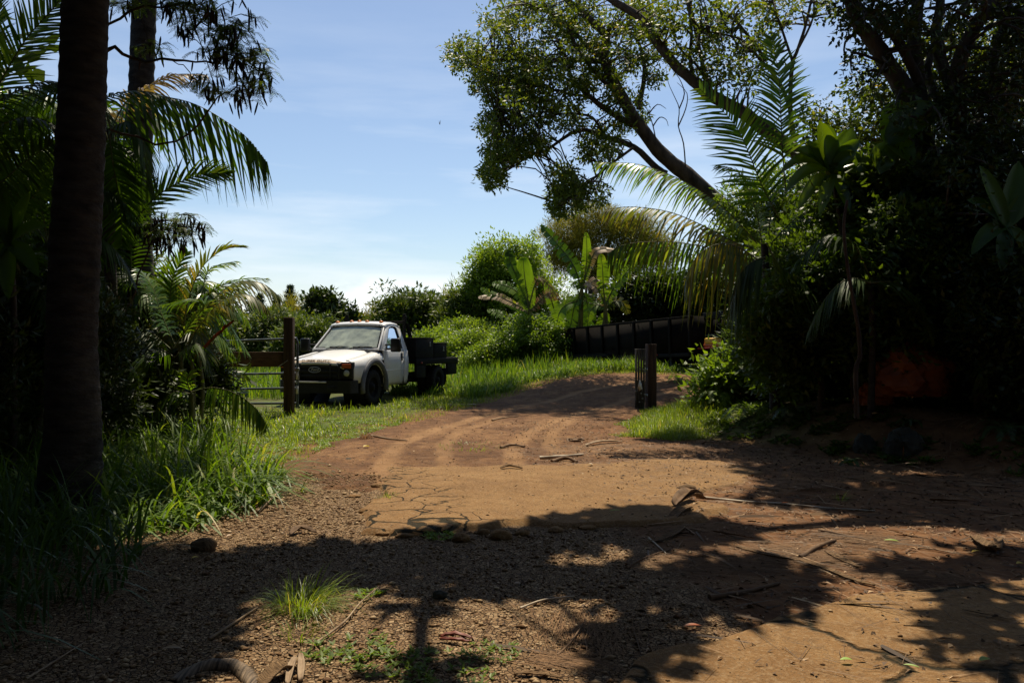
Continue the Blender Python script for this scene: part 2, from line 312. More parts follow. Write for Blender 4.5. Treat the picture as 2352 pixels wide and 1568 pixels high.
def groundmat(name, kind):
    m, N, L = newmat(name); o = N.new('ShaderNodeOutputMaterial'); p = N.new('ShaderNodeBsdfPrincipled'); L.new(p.outputs[0], o.inputs[0])
    g = N.new('ShaderNodeNewGeometry'); pos = g.outputs['Position']
    def noise(s, d=6, ro=.6):
        n = N.new('ShaderNodeTexNoise'); n.inputs['Scale'].default_value = s; n.inputs['Detail'].default_value = d; n.inputs['Roughness'].default_value = ro; L.new(pos, n.inputs['Vector']); return n.outputs[0]
    def mix(f, a, b, t='MIX'):
        x = N.new('ShaderNodeMixRGB'); x.blend_type = t
        for i, q in ((0, f), (1, a), (2, b)):
            if isinstance(q, tuple): x.inputs[i].default_value = (*q, 1)
            elif isinstance(q, (int, float)): x.inputs[i].default_value = q
            else: L.new(q, x.inputs[i])
        return x.outputs[0]
    def math_(op, a, b):
        x = N.new('ShaderNodeMath'); x.operation = op
        for i, q in ((0, a), (1, b)):
            if isinstance(q, (int, float)): x.inputs[i].default_value = q
            else: L.new(q, x.inputs[i])
        return x.outputs[0]
    def step(v, a, b):
        x = N.new('ShaderNodeMapRange'); x.inputs[1].default_value = a; x.inputs[2].default_value = b; L.new(v, x.inputs[0]); return x.outputs[0]
    big = noise(.5, 4); mid = noise(3.5); fine = noise(45, 6, .7)
    def voro(s, feat='F1', rand=1):
        v = N.new('ShaderNodeTexVoronoi'); v.feature = feat; v.inputs['Scale'].default_value = s; v.inputs['Randomness'].default_value = rand; L.new(pos, v.inputs['Vector']); return v
    if kind == 'soil':
        col = ramp(N, L, mid, [(.3, (.085, .036, .014)), (.55, (.17, .078, .030)), (.75, (.27, .145, .062))]).outputs[0]
        v = voro(38); peb = ramp(N, L, v.outputs['Color'], [(0, (.12, .065, .03)), (.5, (.24, .148, .074)), (1, (.40, .28, .16))]).outputs[0]
        ed = voro(38, 'DISTANCE_TO_EDGE'); e = step(ed.outputs[0], .02, .10)
        peb = mix(e, (.035, .020, .011), peb)
        a = N.new('ShaderNodeAttribute'); a.attribute_name = 'gravel'
        gm = step(math_('ADD', math_('MULTIPLY', a.outputs['Fac'], 1.0), math_('MULTIPLY', mid, .8)), .62, .82)
        c = mix(gm, col, peb); a2 = N.new('ShaderNodeAttribute'); a2.attribute_name = 'lawn'
        c = mix(a2.outputs['Fac'], c, ramp(N, L, mid, [(.35, (.07, .05, .02)), (.6, (.08, .11, .02)), (.75, (.12, .15, .03))]).outputs[0])
        h = math_('ADD', math_('MULTIPLY', math_('MULTIPLY', e, gm), 1.0), math_('MULTIPLY', fine, .9)); dist = .012
    elif kind == 'dirt':
        c = ramp(N, L, math_('ADD', math_('MULTIPLY', mid, .5), math_('MULTIPLY', big, .5)), [(.36, (.085, .039, .017)), (.5, (.18, .088, .037)), (.62, (.28, .152, .066))]).outputs[0]
        c = mix(step(noise(70, 3), .62, .7), c, (.32, .22, .14))
        c = mix(step(noise(32, 3), .62, .68), c, (.05, .024, .013))
        c = mix(math_('MULTIPLY', step(noise(11, 5), .52, .62), .65), c, (.075, .034, .014)); c = mix(math_('MULTIPLY', step(noise(1.1, 5), .50, .62), .5), c, (.09, .042, .018))
        a = N.new('ShaderNodeAttribute'); a.attribute_name = 'track'; al = N.new('ShaderNodeAttribute'); al.attribute_name = 'along'
        wv = math_('SINE', math_('MULTIPLY', al.outputs['Fac'], 75), 0); tk = math_('MULTIPLY', a.outputs['Fac'], step(noise(1.3, 3), .42, .6))
        c = mix(math_('MULTIPLY', math_('MULTIPLY', a.outputs['Fac'], step(noise(2.2, 4), .25, .45)), .8), c, (.32, .18, .082)); c = mix(math_('MULTIPLY', math_('MULTIPLY', tk, step(wv, .2, .8)), .6), c, (.10, .048, .02))
        h = math_('ADD', math_('ADD', fine, math_('MULTIPLY', noise(9), 1.5)), math_('MULTIPLY', math_('MULTIPLY', tk, wv), -.5)); dist = .022
    else:
        c = ramp(N, L, math_('ADD', math_('MULTIPLY', mid, .5), math_('MULTIPLY', big, .5)), [(.36, (.19, .098, .037)), (.52, (.275, .15, .058)), (.66, (.34, .20, .083))]).outputs[0]
        c = mix(math_('MULTIPLY', step(fine, .48, .62), .6), c, (.42, .29, .16))
        c = mix(math_('MULTIPLY', step(noise(14, 4), .52, .66), .5), c, (.15, .085, .04))
        c = mix(math_('MULTIPLY', step(noise(90, 2), .58, .66), .75), c, (.08, .045, .02))
        nv = N.new('ShaderNodeTexNoise'); nv.inputs['Scale'].default_value = 2.2; nv.inputs['Detail'].default_value = 5; L.new(pos, nv.inputs['Vector'])
        va = N.new('ShaderNodeVectorMath'); va.operation = 'MULTIPLY_ADD'; va.inputs[1].default_value = (.55, .55, 0); L.new(nv.outputs['Color'], va.inputs[0]); L.new(pos, va.inputs[2])
        cv = N.new('ShaderNodeTexVoronoi'); cv.feature = 'DISTANCE_TO_EDGE'; cv.inputs['Scale'].default_value = 2.9 if kind == 'slab' else 1.0; L.new(va.outputs[0], cv.inputs['Vector'])
        a = N.new('ShaderNodeAttribute'); a.attribute_name = 'crack'
        ck = step(math_('ADD', cv.outputs[0], math_('MULTIPLY', math_('SUBTRACT', 1, a.outputs['Fac']), .055)), .036, .012)
        c = mix(ck, c, (.028, .022, .010))
        h = math_('SUBTRACT', math_('ADD', fine, math_('MULTIPLY', noise(150, 2), .8)), math_('MULTIPLY', ck, 3)); dist = .014
    L.new(c, p.inputs[0]); p.inputs['Roughness'].default_value = .92; p.inputs['Specular IOR Level'].default_value = .2
    b = N.new('ShaderNodeBump'); b.inputs['Strength'].default_value = .9; b.inputs['Distance'].default_value = dist; L.new(h, b.inputs['Height']); L.new(b.outputs[0], p.inputs['Normal'])
groundmat('soil', 'soil'); groundmat('dirt', 'dirt'); groundmat('slab', 'slab'); groundmat('road', 'road')

# ------------------------------------------------------------ ground, dirt road, pavements
def img(x, y, z): return CX+x/y*K, CY-(z-1.6)/y*K
def gridmesh(name, xs, ys, zf, mat, keep=None, attrs=None):
    X, Y = np.meshgrid(xs, ys); Z = zf(X, Y); nx, ny = len(xs), len(ys)
    i = np.arange((ny-1)*(nx-1)); a = (i//(nx-1))*nx+i % (nx-1)
    F = np.stack([a, a+1, a+nx+1, a+nx], 1)
    if keep is not None:
        kk = keep(X, Y).ravel(); F = F[kk[F].any(1)]
        used = np.zeros(nx*ny, bool); used[F.ravel()] = True; remap = np.cumsum(used)-1; F = remap[F]
    else: used = np.ones(nx*ny, bool)
    mb = MB(); mb.add(np.stack([X, Y, Z], -1).reshape(-1, 3)[used], F); o = mb.build(name, mat, smooth=True)
    for an, fn in (attrs or {}).items():
        at = o.data.attributes.new(an, 'FLOAT', 'POINT'); at.data.foreach_set('value', fn(X, Y).ravel()[used].astype(float))
    return o
def wpoly(pts): return [(G(x, y).x, G(x, y).y) for x, y in pts]
xs = np.unique(np.concatenate([np.arange(-9, 10, .07), np.arange(-30, 30.1, .6), np.linspace(-400, 400, 41)]))
ys = np.unique(np.concatenate([np.arange(2.5, 16, .07), np.arange(16, 34, .25), np.arange(-20, 60, 1.5), np.linspace(-60, 900, 40)]))
DRIVE = [(-2.1, 8.4), (-2.9, 10.2), (-2.8, 12.5), (-2.1, 15.2), (-1.2, 18.5), (-.1, 21.5), (1.2, 23.5), (2.8, 24.0), (4.2, 23.3), (6, 22.7), (12, 23), (12, 21), (6, 20.6), (4.3, 19.8), (2.9, 18.6), (2.2, 16.2), (1.5, 14.2), (1.8, 12.8), (3.2, 12.4), (4.1, 10.6), (4.6, 9.0), (2.8, 8.2)]
def lawnf(X, Y):
    d = sdist(X, Y, DRIVE); return ss(Y, 10.5, 14)*ss(-d, .2, 1.0)*(1-.8*ss(X, 4, 6)*(1-ss(Y, 20, 23)))
def gravf(X, Y): return (1-ss(Y, 9, 10.5))*(1-ss(np.abs(X+.6+.1*Y), 2.6, 4.2))*(.7+.7*vn(X, Y, 1.1, 8))*(1-.8*ss(X, .4, 1.6))
ground = gridmesh('ground', xs, ys, H, M['soil'], attrs={'gravel': gravf, 'lawn': lawnf}); tag(ground, kind='structure')
def sheet(name, poly, mat, off, slope, cell, nz_, attrs=None, yr=None, extra=None):
    px = [p[0] for p in poly]; py = [p[1] for p in poly]
    xs = np.arange(min(px)-.4, max(px)+.4, cell); ys = np.arange(min(py)-.4, max(py)+.4, cell)
    def sdn(X, Y): return sdist(X, Y, poly)+nz_*(vn(X, Y, .7, 3)+.6*vn(X, Y, .22, 4))
    def zf(X, Y):
        b = np.clip(sdn(X, Y)*slope, -.05, off)
        return H(X, Y)+b+(extra(X, Y) if extra else 0)
    o = gridmesh(name, xs, ys, zf, mat, keep=lambda X, Y: sdn(X, Y) > -.06/slope-.02, attrs=attrs); return tag(o, kind='structure')
TRK = [(-.3, 8.0), (-.75, 10.0), (-.85, 12), (-.55, 14), (.1, 16.3), (1.0, 18.5), (2.3, 20.6), (4.2, 21.7), (12, 22)]
def trk(X, Y):
    best = np.full(X.shape, 1e9); off = np.zeros(X.shape); al = np.zeros(X.shape); acc = 0
    for (ax, ay), (bx, by) in zip(TRK[:-1], TRK[1:]):
        ex, ey = bx-ax, by-ay; l = math.hypot(ex, ey); t = np.clip(((X-ax)*ex+(Y-ay)*ey)/l/l, 0, 1); d = np.hypot(X-ax-t*ex, Y-ay-t*ey); sg = np.sign((X-ax)*ey-(Y-ay)*ex)
        k = d < best; best = np.where(k, d, best); off = np.where(k, d*sg, off); al = np.where(k, acc+t*l, al); acc += l
    return off, al
def trackf(X, Y):
    o, a = trk(X, Y); w_ = .05*np.sin(a*.8); return np.maximum(ss(-np.abs(np.abs(o+w_)-.85), -.17, -.09), .8*ss(-np.abs(np.abs(o-.55+.06*a-.3)-.8), -.15, -.08)*(a < 9))
sheet('dirt_road', DRIVE, M['dirt'], .03, .3, .07, .5, attrs={'track': trackf, 'along': lambda X, Y: trk(X, Y)[1]}, extra=lambda X, Y: -.012*trackf(X, Y))
SLAB = wpoly([(890, 1080), (880, 1110), (855, 1135), (875, 1150), (845, 1190), (850, 1225), (1000, 1225), (1180, 1215), (1400, 1210), (1600, 1200), (1650, 1170), (1580, 1150), (1720, 1120), (1760, 1095), (1640, 1068), (1500, 1062), (1200, 1075)])
sheet('pavement', SLAB, M['slab'], .045, .9, .03, .26, attrs={'crack': lambda X, Y: 1-ss(X+.25*(Y-7), -1.0, .6)+.45*ss(-Y, -7.4, -6.7)})
ROAD = wpoly([(1440, 1600), (1480, 1530), (1560, 1492), (1650, 1488), (1720, 1460), (1840, 1420), (1960, 1380), (2150, 1350), (2352, 1335), (2700, 1330)])+[(9, 2.2), (.2, 2.2)]
sheet('road', ROAD, M['road'], .03, .8, .03, .12, attrs={'crack': lambda X, Y: np.full(X.shape, .85)})

# ------------------------------------------------------------ gravel, litter, needles
def zone(n, xr, yr, cond=None):
    x = rng.uniform(*xr, n); y = rng.uniform(*yr, n)
    if cond is not None: k = cond(x, y); x, y = x[k], y[k]
    return x, y
def dpoly(poly):         # ground zone given by its outline seen on the photo
    wp = wpoly(poly); return lambda x, y: sdist(x, y, wp) > 0
slabd = lambda x, y: sdist(x, y, SLAB)
roadd = lambda x, y: sdist(x, y, ROAD)
x, y = zone(60000, (-5, 5), (3.3, 9.6), lambda x, y: (rng.random(len(x)) < np.clip(gravf(x, y)*1.15-.18+.5*vn(x, y, .5, 77), 0, 1)) & (slabd(x, y) < -.04) & (roadd(x, y) < 0))
n0 = len(x); x2, y2 = zone(9000, (-3.5, 5), (3.4, 19), lambda x, y: (sdist(x, y, DRIVE) > 0) | (roadd(x, y) > 0) | (slabd(x, y) > 0)); x = np.append(x, x2); y = np.append(y, y2)
n = len(x); s = rng.uniform(.006, .018, n)*(.75+.5*(rng.random(n) < .1)*1.4); s[n0:] *= rng.uniform(.25, .9, n-n0)
oc = np.array([[1, 0, 0], [0, 1, 0], [-1, 0, 0], [0, -1, 0], [0, 0, 1], [0, 0, -1.]]); of = np.array([[0, 1, 4], [1, 2, 4], [2, 3, 4], [3, 0, 4], [1, 0, 5], [2, 1, 5], [3, 2, 5], [0, 3, 5]])
V = oc[None]*s[:, None, None]*rng.uniform(.6, 1.3, (n, 6, 1))*np.array([1.2, 1, .55]); an = rng.uniform(0, 6.28, n)
c_, s_ = np.cos(an)[:, None], np.sin(an)[:, None]
V = np.stack([V[:, :, 0]*c_-V[:, :, 1]*s_, V[:, :, 0]*s_+V[:, :, 1]*c_, V[:, :, 2]], -1)+np.stack([x, y, H(x, y)+np.where(sdist(x, y, DRIVE)+.5*(vn(x, y, .7, 3)+.6*vn(x, y, .22, 4)) > 0, np.clip((sdist(x, y, DRIVE)+.5*(vn(x, y, .7, 3)+.6*vn(x, y, .22, 4)))*.3, 0, .03), 0)+np.clip(slabd(x, y)*.9, 0, .045)*(slabd(x, y) > 0)+np.clip(roadd(x, y)*.8, 0, .03)+s*.25], 1)[:, None]
mb = MB(); mb.add(V.reshape(-1, 3), (np.arange(n)[:, None, None]*6+of[None]).reshape(-1, 3), np.repeat(rng.random(n), 8))
tag(mb.build('gravel', M['pebble']), 'loose brown gravel over the near ground around the broken pavement', 'gravel', kind='stuff')
def topz(x, y):
    return H(x, y)+np.clip(slabd(x, y)*.9, 0, .045)+np.where(sdist(x, y, DRIVE) > 0, .03, 0)*(slabd(x, y) < 0)+np.clip(roadd(x, y)*.8, 0, .03)
# litter: dry leaves and twigs, thick on the right
def litw(x, y): return np.clip(.10+.9*ss(x+.15*(y-5), .3, 2.2)*(1-.85*(roadd(x, y) > .05))-.55*(slabd(x, y) > .1)+.25*ss(y, 11, 13)*ss(-np.abs(sdist(x, y, DRIVE)), -.7, 0), 0, 1)
x, y = zone(26000, (-5.5, 9), (3.4, 16), lambda x, y: rng.random(len(x)) < litw(x, y)*np.clip(7/y, .3, 1))
n = len(x); an = rng.uniform(0, 6.28, n); d = np.stack([np.cos(an), np.sin(an), rng.normal(0, .25, n)], 1); sd_ = np.stack([-np.sin(an), np.cos(an), rng.normal(0, .35, n)], 1)
mb = MB(); leaves(mb, np.stack([x, y, topz(x, y)+.008], 1), d, sd_, rng.uniform(.02, .075, n), rng.uniform(.008, .03, n), cup=.3)
x, y = zone(900, (-.5, 7), (4.0, 9.5), lambda x, y: (rng.random(len(x)) < litw(x, y)) & (slabd(x, y) < 0)); n = len(x)
an = rng.normal(-.45, .6, n); d = np.stack([np.cos(an), np.sin(an), rng.normal(.02, .05, n)], 1)
blades(mb, np.stack([x, y, topz(x, y)+.015], 1), d, np.stack([-np.sin(an), np.cos(an), rng.normal(0, .4, n)], 1), rng.uniform(.08, .45, n), rng.uniform(.006, .024, n), 0.03, 4, r=rng.random(n)**1.3)
k = 7000; x, y = zone(k*3, (-3, 9), (3.4, 12), lambda x, y: rng.random(len(x)) < litw(x, y)); n = len(x)
an = rng.normal(-.5, .9, n); d = np.stack([np.cos(an), np.sin(an), rng.normal(0, .04, n)], 1)
blades(mb, np.stack([x, y, topz(x, y)+.01], 1), d, np.stack([-np.sin(an), np.cos(an), np.full(n, .3)], 1), rng.uniform(.05, .3, n), rng.uniform(.002, .005, n), 0.02, 3, r=rng.random(n)*.95)
tag(mb.build('leaf_litter', M['litter']), 'scattered dry brown leaves and stalks covering the shaded ground', 'leaf litter', kind='stuff')
# mats of brown palm fibre (strands lying together)
mb = MB()
for (xd, yd, lx, ly, a0, nn) in [(1350, 1470, .32, .30, 1.5, 500), (1270, 1520, .2, .12, -.5, 220), (1650, 1300, .7, .35, -.3, 900), (1560, 1220, .3, .15, .6, 300), (2080, 1330, .4, .12, -.1, 400), (1800, 1270, .6, .3, -.6, 700), (1950, 1240, .5, .25, -.2, 500)]:
    g = G(xd, yd); x = g.x+rng.normal(0, lx*.5, nn); y = g.y+rng.normal(0, ly*.5, nn); an = rng.normal(a0, .18, nn)
    d = np.stack([np.cos(an), np.sin(an), rng.normal(0.02, .03, nn)], 1)
    blades(mb, np.stack([x, y, topz(x, y)+.012], 1), d, np.stack([-np.sin(an), np.cos(an), np.full(nn, .3)], 1), rng.uniform(.08, .3, nn), .003, 0.05, 3)
tag(mb.build('palm_fibre', M['strands']), 'mats of orange brown palm fibre strands on the ground', 'palm fibre', kind='stuff')

# ------------------------------------------------------------ grass
def grass(name, label, x, y, hgt, wid, mat, lean=.35, droop=.45, seg=4, wind=(0, 0)):
    n = len(x); an = rng.uniform(0, 6.28, n); le = np.abs(rng.normal(0, lean, n))
    d = unit(np.stack([np.cos(an)*le+wind[0], np.sin(an)*le+wind[1], np.ones(n)], 1)); sdv = np.stack([-np.sin(an), np.cos(an), np.zeros(n)], 1)
    hh = hgt*rng.uniform(.45, 1.15, n); mb = MB()
    g = np.stack([np.cos(an)*.55, np.sin(an)*.55, -np.ones(n)], 1)
    blades(mb, np.stack([x, y, H(x, y)-.01], 1), d, sdv, hh, wid*rng.uniform(.6, 1.2, n), rng.uniform(.15, 1, n)*droop, seg, g=g)
    return tag(mb.build(name, M[mat]), label, 'grass', kind='stuff')
off_drive = lambda x, y: sdist(x, y, DRIVE)+.5*vn(x, y, .8, 9) < -.02
clump = lambda x, y, s, t: vn(x, y, s, 21)+.5*vn(x, y, s*.4, 22) > t
# verge, left of the drive
VL = [(-6.5, 10.8), (-4.6, 9.6), (-3.6, 9.7), (-3.0, 10.0), (-2.6, 12.5), (-2.0, 15.2), (-1.0, 18.5), (.1, 21.5), (1.4, 23.5), (3, 24), (4.4, 23.2), (6, 22.6), (12, 22.8), (12, 28), (4, 31), (0, 28), (-2, 24), (-2.9, 20), (-3.2, 18.2), (-8.5, 17.5), (-10, 14)]
x, y = zone(170000, (-10, 9), (9.5, 31), lambda x, y: (sdist(x, y, VL) > 0) & (sdist(x, y, DRIVE)+.7*vn(x, y, .8, 9)+.25*vn(x, y, .25, 6) < .15) & (rng.random(len(x)) < np.clip(14/y, .3, 1)))
x1, y1 = x, y
grass('verge_grass', 'short bright green grass along the left edge of the dirt driveway', x, y, .10+.05*vn(x, y, 1.2, 30)+.05*ss(y, 17, 21), .009, 'grass', .5, .5)
x, y = zone(26000, (-8.5, 3.5), (12.5, 27), lambda x, y: (sdist(x, y, VL) > .1) & off_drive(x, y) & (clump(x, y, 1.1, .05)) & (sdist(x, y, DRIVE) < -.15))
grass('tufted_grass', 'taller arching grass tufts in front of the truck and gate', x, y, .30, .015, 'grass', .45, .8)
# field of tall grass behind
TG = [(-18, 21.5), (-8, 20.5), (-5.9, 20.5), (-3.9, 26.5), (-1.2, 24.8), (-.6, 24), (.6, 26), (2.3, 28), (1.5, 33), (4, 40), (-25, 44)]
x, y = zone(60000, (-25, 4), (20.5, 44), lambda x, y: (sdist(x, y, TG) > 0) & (rng.random(len(x)) < np.clip(30/y-.25, .2, 1)) & clump(x, y, 1.5, -.35))
grass('field_grass', 'field of tall green cane like grass behind the truck', x, y, .85+.25*vn(x, y, 2.5, 12), .028, 'tall_grass', .22, .5)
x, y = zone(60000, (-3.5, 6.5), (19, 29.5), lambda x, y: (sdist(x, y, DRIVE) < -.7-.5*vn(x, y, .9, 33)) & (sdist(x, y, DRIVE) > -5) & (y > 20.5+.6*(-x).clip(0)) & (x*2.05+y < 34.2) & clump(x, y, .8, -.25))
grass('roadside_grass', 'lush bright grass between the driveway edge and the black trailer', x, y, .50+.25*vn(x, y, 1.2, 32), .022, 'tall_grass', .4, .8)
# guinea grass clump on the left, in front of the gate
GL = [(-2.9, 9.8), (-2.45, 8.4), (-2.5, 7.4), (-2.7, 6.7), (-3.6, 6.4), (-4.8, 6.5), (-5.4, 8), (-6, 10), (-6.0, 12.5), (-4.6, 12.4), (-3.9, 10.8)]
x, y = zone(16000, (-7, -1.5), (6, 13), lambda x, y: (sdist(x, y, GL)+.5*vn(x, y, .7, 14) > 0) & clump(x, y, .5, -.3)); x, y = x[:6500], y[:6500]
grass('cane_grass', 'tall arching broad bladed grass left of the gravel', x, y, 1.0+.4*vn(x, y, 1, 15)-.35*ss(-y, -7.8, -6.6)-.25*ss(x, -3.2, -2.4), .026, 'tall_grass', .5, 1.5, 7)
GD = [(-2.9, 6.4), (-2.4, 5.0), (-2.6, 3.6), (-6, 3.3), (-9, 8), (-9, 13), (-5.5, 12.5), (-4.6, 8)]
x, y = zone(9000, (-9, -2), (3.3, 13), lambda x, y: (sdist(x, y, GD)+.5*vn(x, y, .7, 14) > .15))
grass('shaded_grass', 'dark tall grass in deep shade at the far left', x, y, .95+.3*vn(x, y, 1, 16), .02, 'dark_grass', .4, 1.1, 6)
# patch right of the drive
GR = [(1.75, 13.2), (2.6, 12.6), (3.6, 13.5), (4.6, 16), (4.6, 19), (3.9, 19.2), (2.9, 17.9), (2.3, 16)]
x, y = zone(60000, (1, 5.5), (12, 20), lambda x, y: (sdist(x, y, GR)+.7*vn(x, y, .7, 17) > 0))
grass('bank_grass', 'fine bright green grass at the foot of the right gate post', x, y, .08+(.30+.25*vn(x, y, .5, 61))*ss(sdist(x, y, GR), -.2, .8), .009, 'grass', .5, .8)
x, y = zone(13000, (3, 14), (20, 32), lambda x, y: sdist(x, y, DRIVE) < -.1)
grass('lawn_grass', 'short lit lawn beneath and behind the trailer', x, y, .10, .02, 'grass', .5, .5)
# verge weeds: little broad leaved ground cover
def weeds(name, label, pts, per, size, mat='weed'):
    mb = MB()
    for (px, py, rad) in pts:
        k = per; a = rng.uniform(0, 6.28, k); rr = rad*np.sqrt(rng.random(k)); x = px+rr*np.cos(a); y = py+rr*np.sin(a)
        for j in range(4):
            aa = rng.uniform(0, 6.28, k); d = np.stack([np.cos(aa), np.sin(aa), rng.uniform(.2, 1.0, k)], 1)
            leaves(mb, np.stack([x, y, H(x, y)+.008], 1), d, np.stack([-np.sin(aa), np.cos(aa), np.zeros(k)], 1), size*rng.uniform(.5, 1.2, k), size*.32, cup=.1)
    return mb.build(name, M[mat])
x, y = zone(700, (-7, -1.5), (9.8, 16), lambda x, y: (sdist(x, y, VL) > -.2) & off_drive(x, y))
tag(weeds('ground_cover', '', [(a, b, .12) for a, b in zip(x, y)], 14, .05), 'low leafy ground cover among the verge grass', 'ground cover', kind='stuff')
def wp(xd, yd): g = G(xd, yd); return g.x, g.y
for (xd, yd, rad, per, sz, lab) in [(800, 1490, .22, 60, .05, 'low leafy weed patch in the lit gravel beside the fallen twig'), (1020, 1545, .25, 70, .045, 'low weed patch at the bottom centre below the red pods'), (700, 1415, .10, 22, .035, 'small weed in the gravel beneath the big grass tuft'), (900, 1530, .2, 45, .05, 'weed patch between the trunk shadow and the leafy weeds'), (1130, 1500, .15, 40, .035, 'tiny sparse weed left of the brown fibre mat'), (850, 1370, .09, 22, .05, 'shaded weed sprig in the dark band above the long twig'), (1010, 1235, .16, 60, .05, 'green weed growing from the near broken edge of the pavement')]:
    a, b = wp(xd, yd); tag(weeds('weed', '', [(a, b, rad)], per, sz), lab, 'weed')
def tuft(name, label, xd, yd, n, L, w_, rad, mat='grass', droop=.4, cat='grass tuft'):
    a, b = wp(xd, yd); an = rng.uniform(0, 6.28, n); rr = rad*np.sqrt(rng.random(n)); le = rng.uniform(.1, 1.25, n)
    d = unit(np.stack([np.cos(an)*le+.15, np.sin(an)*le, np.ones(n)], 1)); mb = MB(); x = a+rr*np.cos(an); y = b+rr*np.sin(an)
    blades(mb, np.stack([x, y, topz(x, y)-.01], 1), d, np.stack([-np.sin(an), np.cos(an), np.zeros(n)], 1), L*rng.uniform(.5, 1.1, n), w_, droop*rng.uniform(.4, 1.3, n), 5)
    return tag(mb.build(name, M[mat]), label, cat)
tuft('grass_tuft', 'large wispy grass tuft in the gravel at the edge of the shadow', 700, 1395, 420, .42, .004, .17, droop=.9)
tuft('grass_tuft', 'thin grass sprig below the large wispy tuft', 690, 1460, 60, .16, .004, .12)
tag(tuft('sparse_grass', 'sparse grass on the dirt in front of the pavement', 1080, 1032, 120, .13, .008, .5, droop=.6), kind='stuff')
tuft('grass_tuft', 'single arching grass sprig at the gravel corner by the left verge', 690, 1130, 14, .3, .008, .03, droop=.9)
tuft('grass_tuft', 'thin dark grass sprig behind the pale fallen stalk', 1930, 1150, 24, .22, .005, .05)
tuft('grass_tuft', 'small grass tuft beside the pavement left corner', 890, 1150, 60, .09, .006, .12)
tuft('dry_tuft', 'pale bleached dry grass tuft on the left edge of the driveway', 840, 1010, 90, .3, .006, .08, 'dry_frond', .5)

# ------------------------------------------------------------ plants: builders
def frond(mb, mbs, pts, ll, n=34, w_=.03, droop=.5, ang=38, v=.25, start=.12, seg=3, stem_r=.012, jitter=.06, hang=0, flat=None):
    """pts = midrib control points; leaflets both sides; hang pulls leaflets straight down"""
    c = catmull(pts, 8); m = len(c); A = np.array([list(p) for p in c]); T = unit(np.gradient(A, axis=0))
    if mbs is not None: tube(mbs, [c[i] for i in range(0, m, 2)]+([c[-1]] if (m-1) % 2 else []), lin(stem_r, stem_r*.25, len(range(0, m, 2))+(1 if (m-1) % 2 else 0)), 5)
    t = np.linspace(start, .995, n); B = []
    for s in (-1, 1):
        tt = np.clip(t+rng.normal(0, .004, n), 0, 1); f = tt*(m-1)
        base = np.stack([np.interp(f, np.arange(m), A[:, k]) for k in range(3)], 1); tan = unit(np.stack([np.interp(f, np.arange(m), T[:, k]) for k in range(3)], 1))
        up = np.array([0, 0, 1.]) if flat is None else np.array(flat, float)
        sdv = unit(np.cross(tan, up)+1e-4); nn = unit(np.cross(sdv, tan)); a = np.radians(ang+22*tt)+rng.normal(0, jitter, n)
        d = unit(sdv*s*np.cos(a)[:, None]+tan*np.sin(a)[:, None]+nn*(v+rng.normal(0, jitter, n))[:, None]+np.array([0, 0, -1.])*hang)
        L = ll*np.clip(np.sin(np.pi*(.18+.78*tt))**.75, .15, 1)*rng.uniform(.85, 1.08, n)
        blades(mb, base, d, unit(tan-d*np.sum(tan*d, 1)[:, None]+.25*np.cross(d, nn)), L, w_*1.15, droop*rng.uniform(.6, 1.4, n), seg)
def palm(name, label, cat, base, trunk, fronds, mat='palm_leaf', barkm='palm_bark', group=None, crown_from=None):
    """trunk: list of (points, radii); fronds: dicts for frond()"""
    root = thing(name, label, cat, base, 0, group); off = Vector(base)
    if trunk:
        mb = MB()
        for pts, rad in trunk: tube(mb, pts, rad, 14, wob=.02)
        local(root, mb.build('trunk', M[barkm], smooth=True))
    for fd in fronds:
        mt = fd.pop('mat', mat); mb = MB(); ms = MB(); frond(mb, ms, **fd)
        fo = mb.build('frond', M[mt]); local(root, fo)
        st = ms.build('midrib', M['stem' if mt != 'dry_frond' else 'brown_stick'], smooth=True); st.data.transform(Matrix.Translation(-off)); st.parent = fo
    return root
def arcpts(c, az, rise, length, sag):
    """frond leaving crown c towards azimuth az"""
    dx, dy = math.sin(az), math.cos(az); c = Vector(c); r = rise
    return [c, c+Vector((dx*length*.32*math.cos(r), dy*length*.32*math.cos(r), length*.34*math.sin(r)+length*.02)), c+Vector((dx*length*.68*math.cos(r*.7), dy*length*.68*math.cos(r*.7), length*.55*math.sin(r)-sag*length*.22)),
            c+Vector((dx*length*.92*math.cos(r*.5), dy*length*.92*math.cos(r*.5), length*.5*math.sin(r)-sag*length*.75))]
def cluster_leaves(mb, cen, rad, per, L, W, updn=.0, droop=0, narrow=False, r=None):
    n = len(cen)*per; c = np.repeat(cen, per, 0); rr = np.repeat(np.broadcast_to(rad, (len(cen),)), per)
    off = rdir(n)*(rr*rng.random(n)**.45)[:, None]*np.array([1, 1, .75]); d = unit(off/np.maximum(rr, 1e-6)[:, None]+rdir(n)*.7+np.array([0, 0, updn]))
    L_ = L*rng.uniform(.6, 1.25, n)
    base = c+off
    side = rdir(n)+np.cross(d, np.array([0, 0, 1.]))*1.2
    rv = np.clip(np.repeat(rng.random(len(cen)), per)*.5+rng.random(n)*.55, 0, 1) if r is None else r
    leaves(mb, base, d, side, L_, W*rng.uniform(.7, 1.2, n), rv)
def blob_centres(blobs, ncl, shell=.6, jitter=.15):
    out = []; vol = np.array([b[3]*b[4]*b[5] for b in blobs])**.67; cnt = np.maximum(1, (vol/vol.sum()*ncl).astype(int))
    for b, k in zip(blobs, cnt):
        u = rdir(k); q = shell+(1-shell)*rng.random(k); lump = 1+.75*vn(u[:, 0]*3+b[0], u[:, 2]*3+u[:, 1]*2+b[2], 1., 41)
        out.append(np.array(b[:3])+u*(q*lump)[:, None]*np.array(b[3:6]))
    return np.concatenate(out)+rng.normal(0, jitter, (sum(len(o) for o in out), 3))
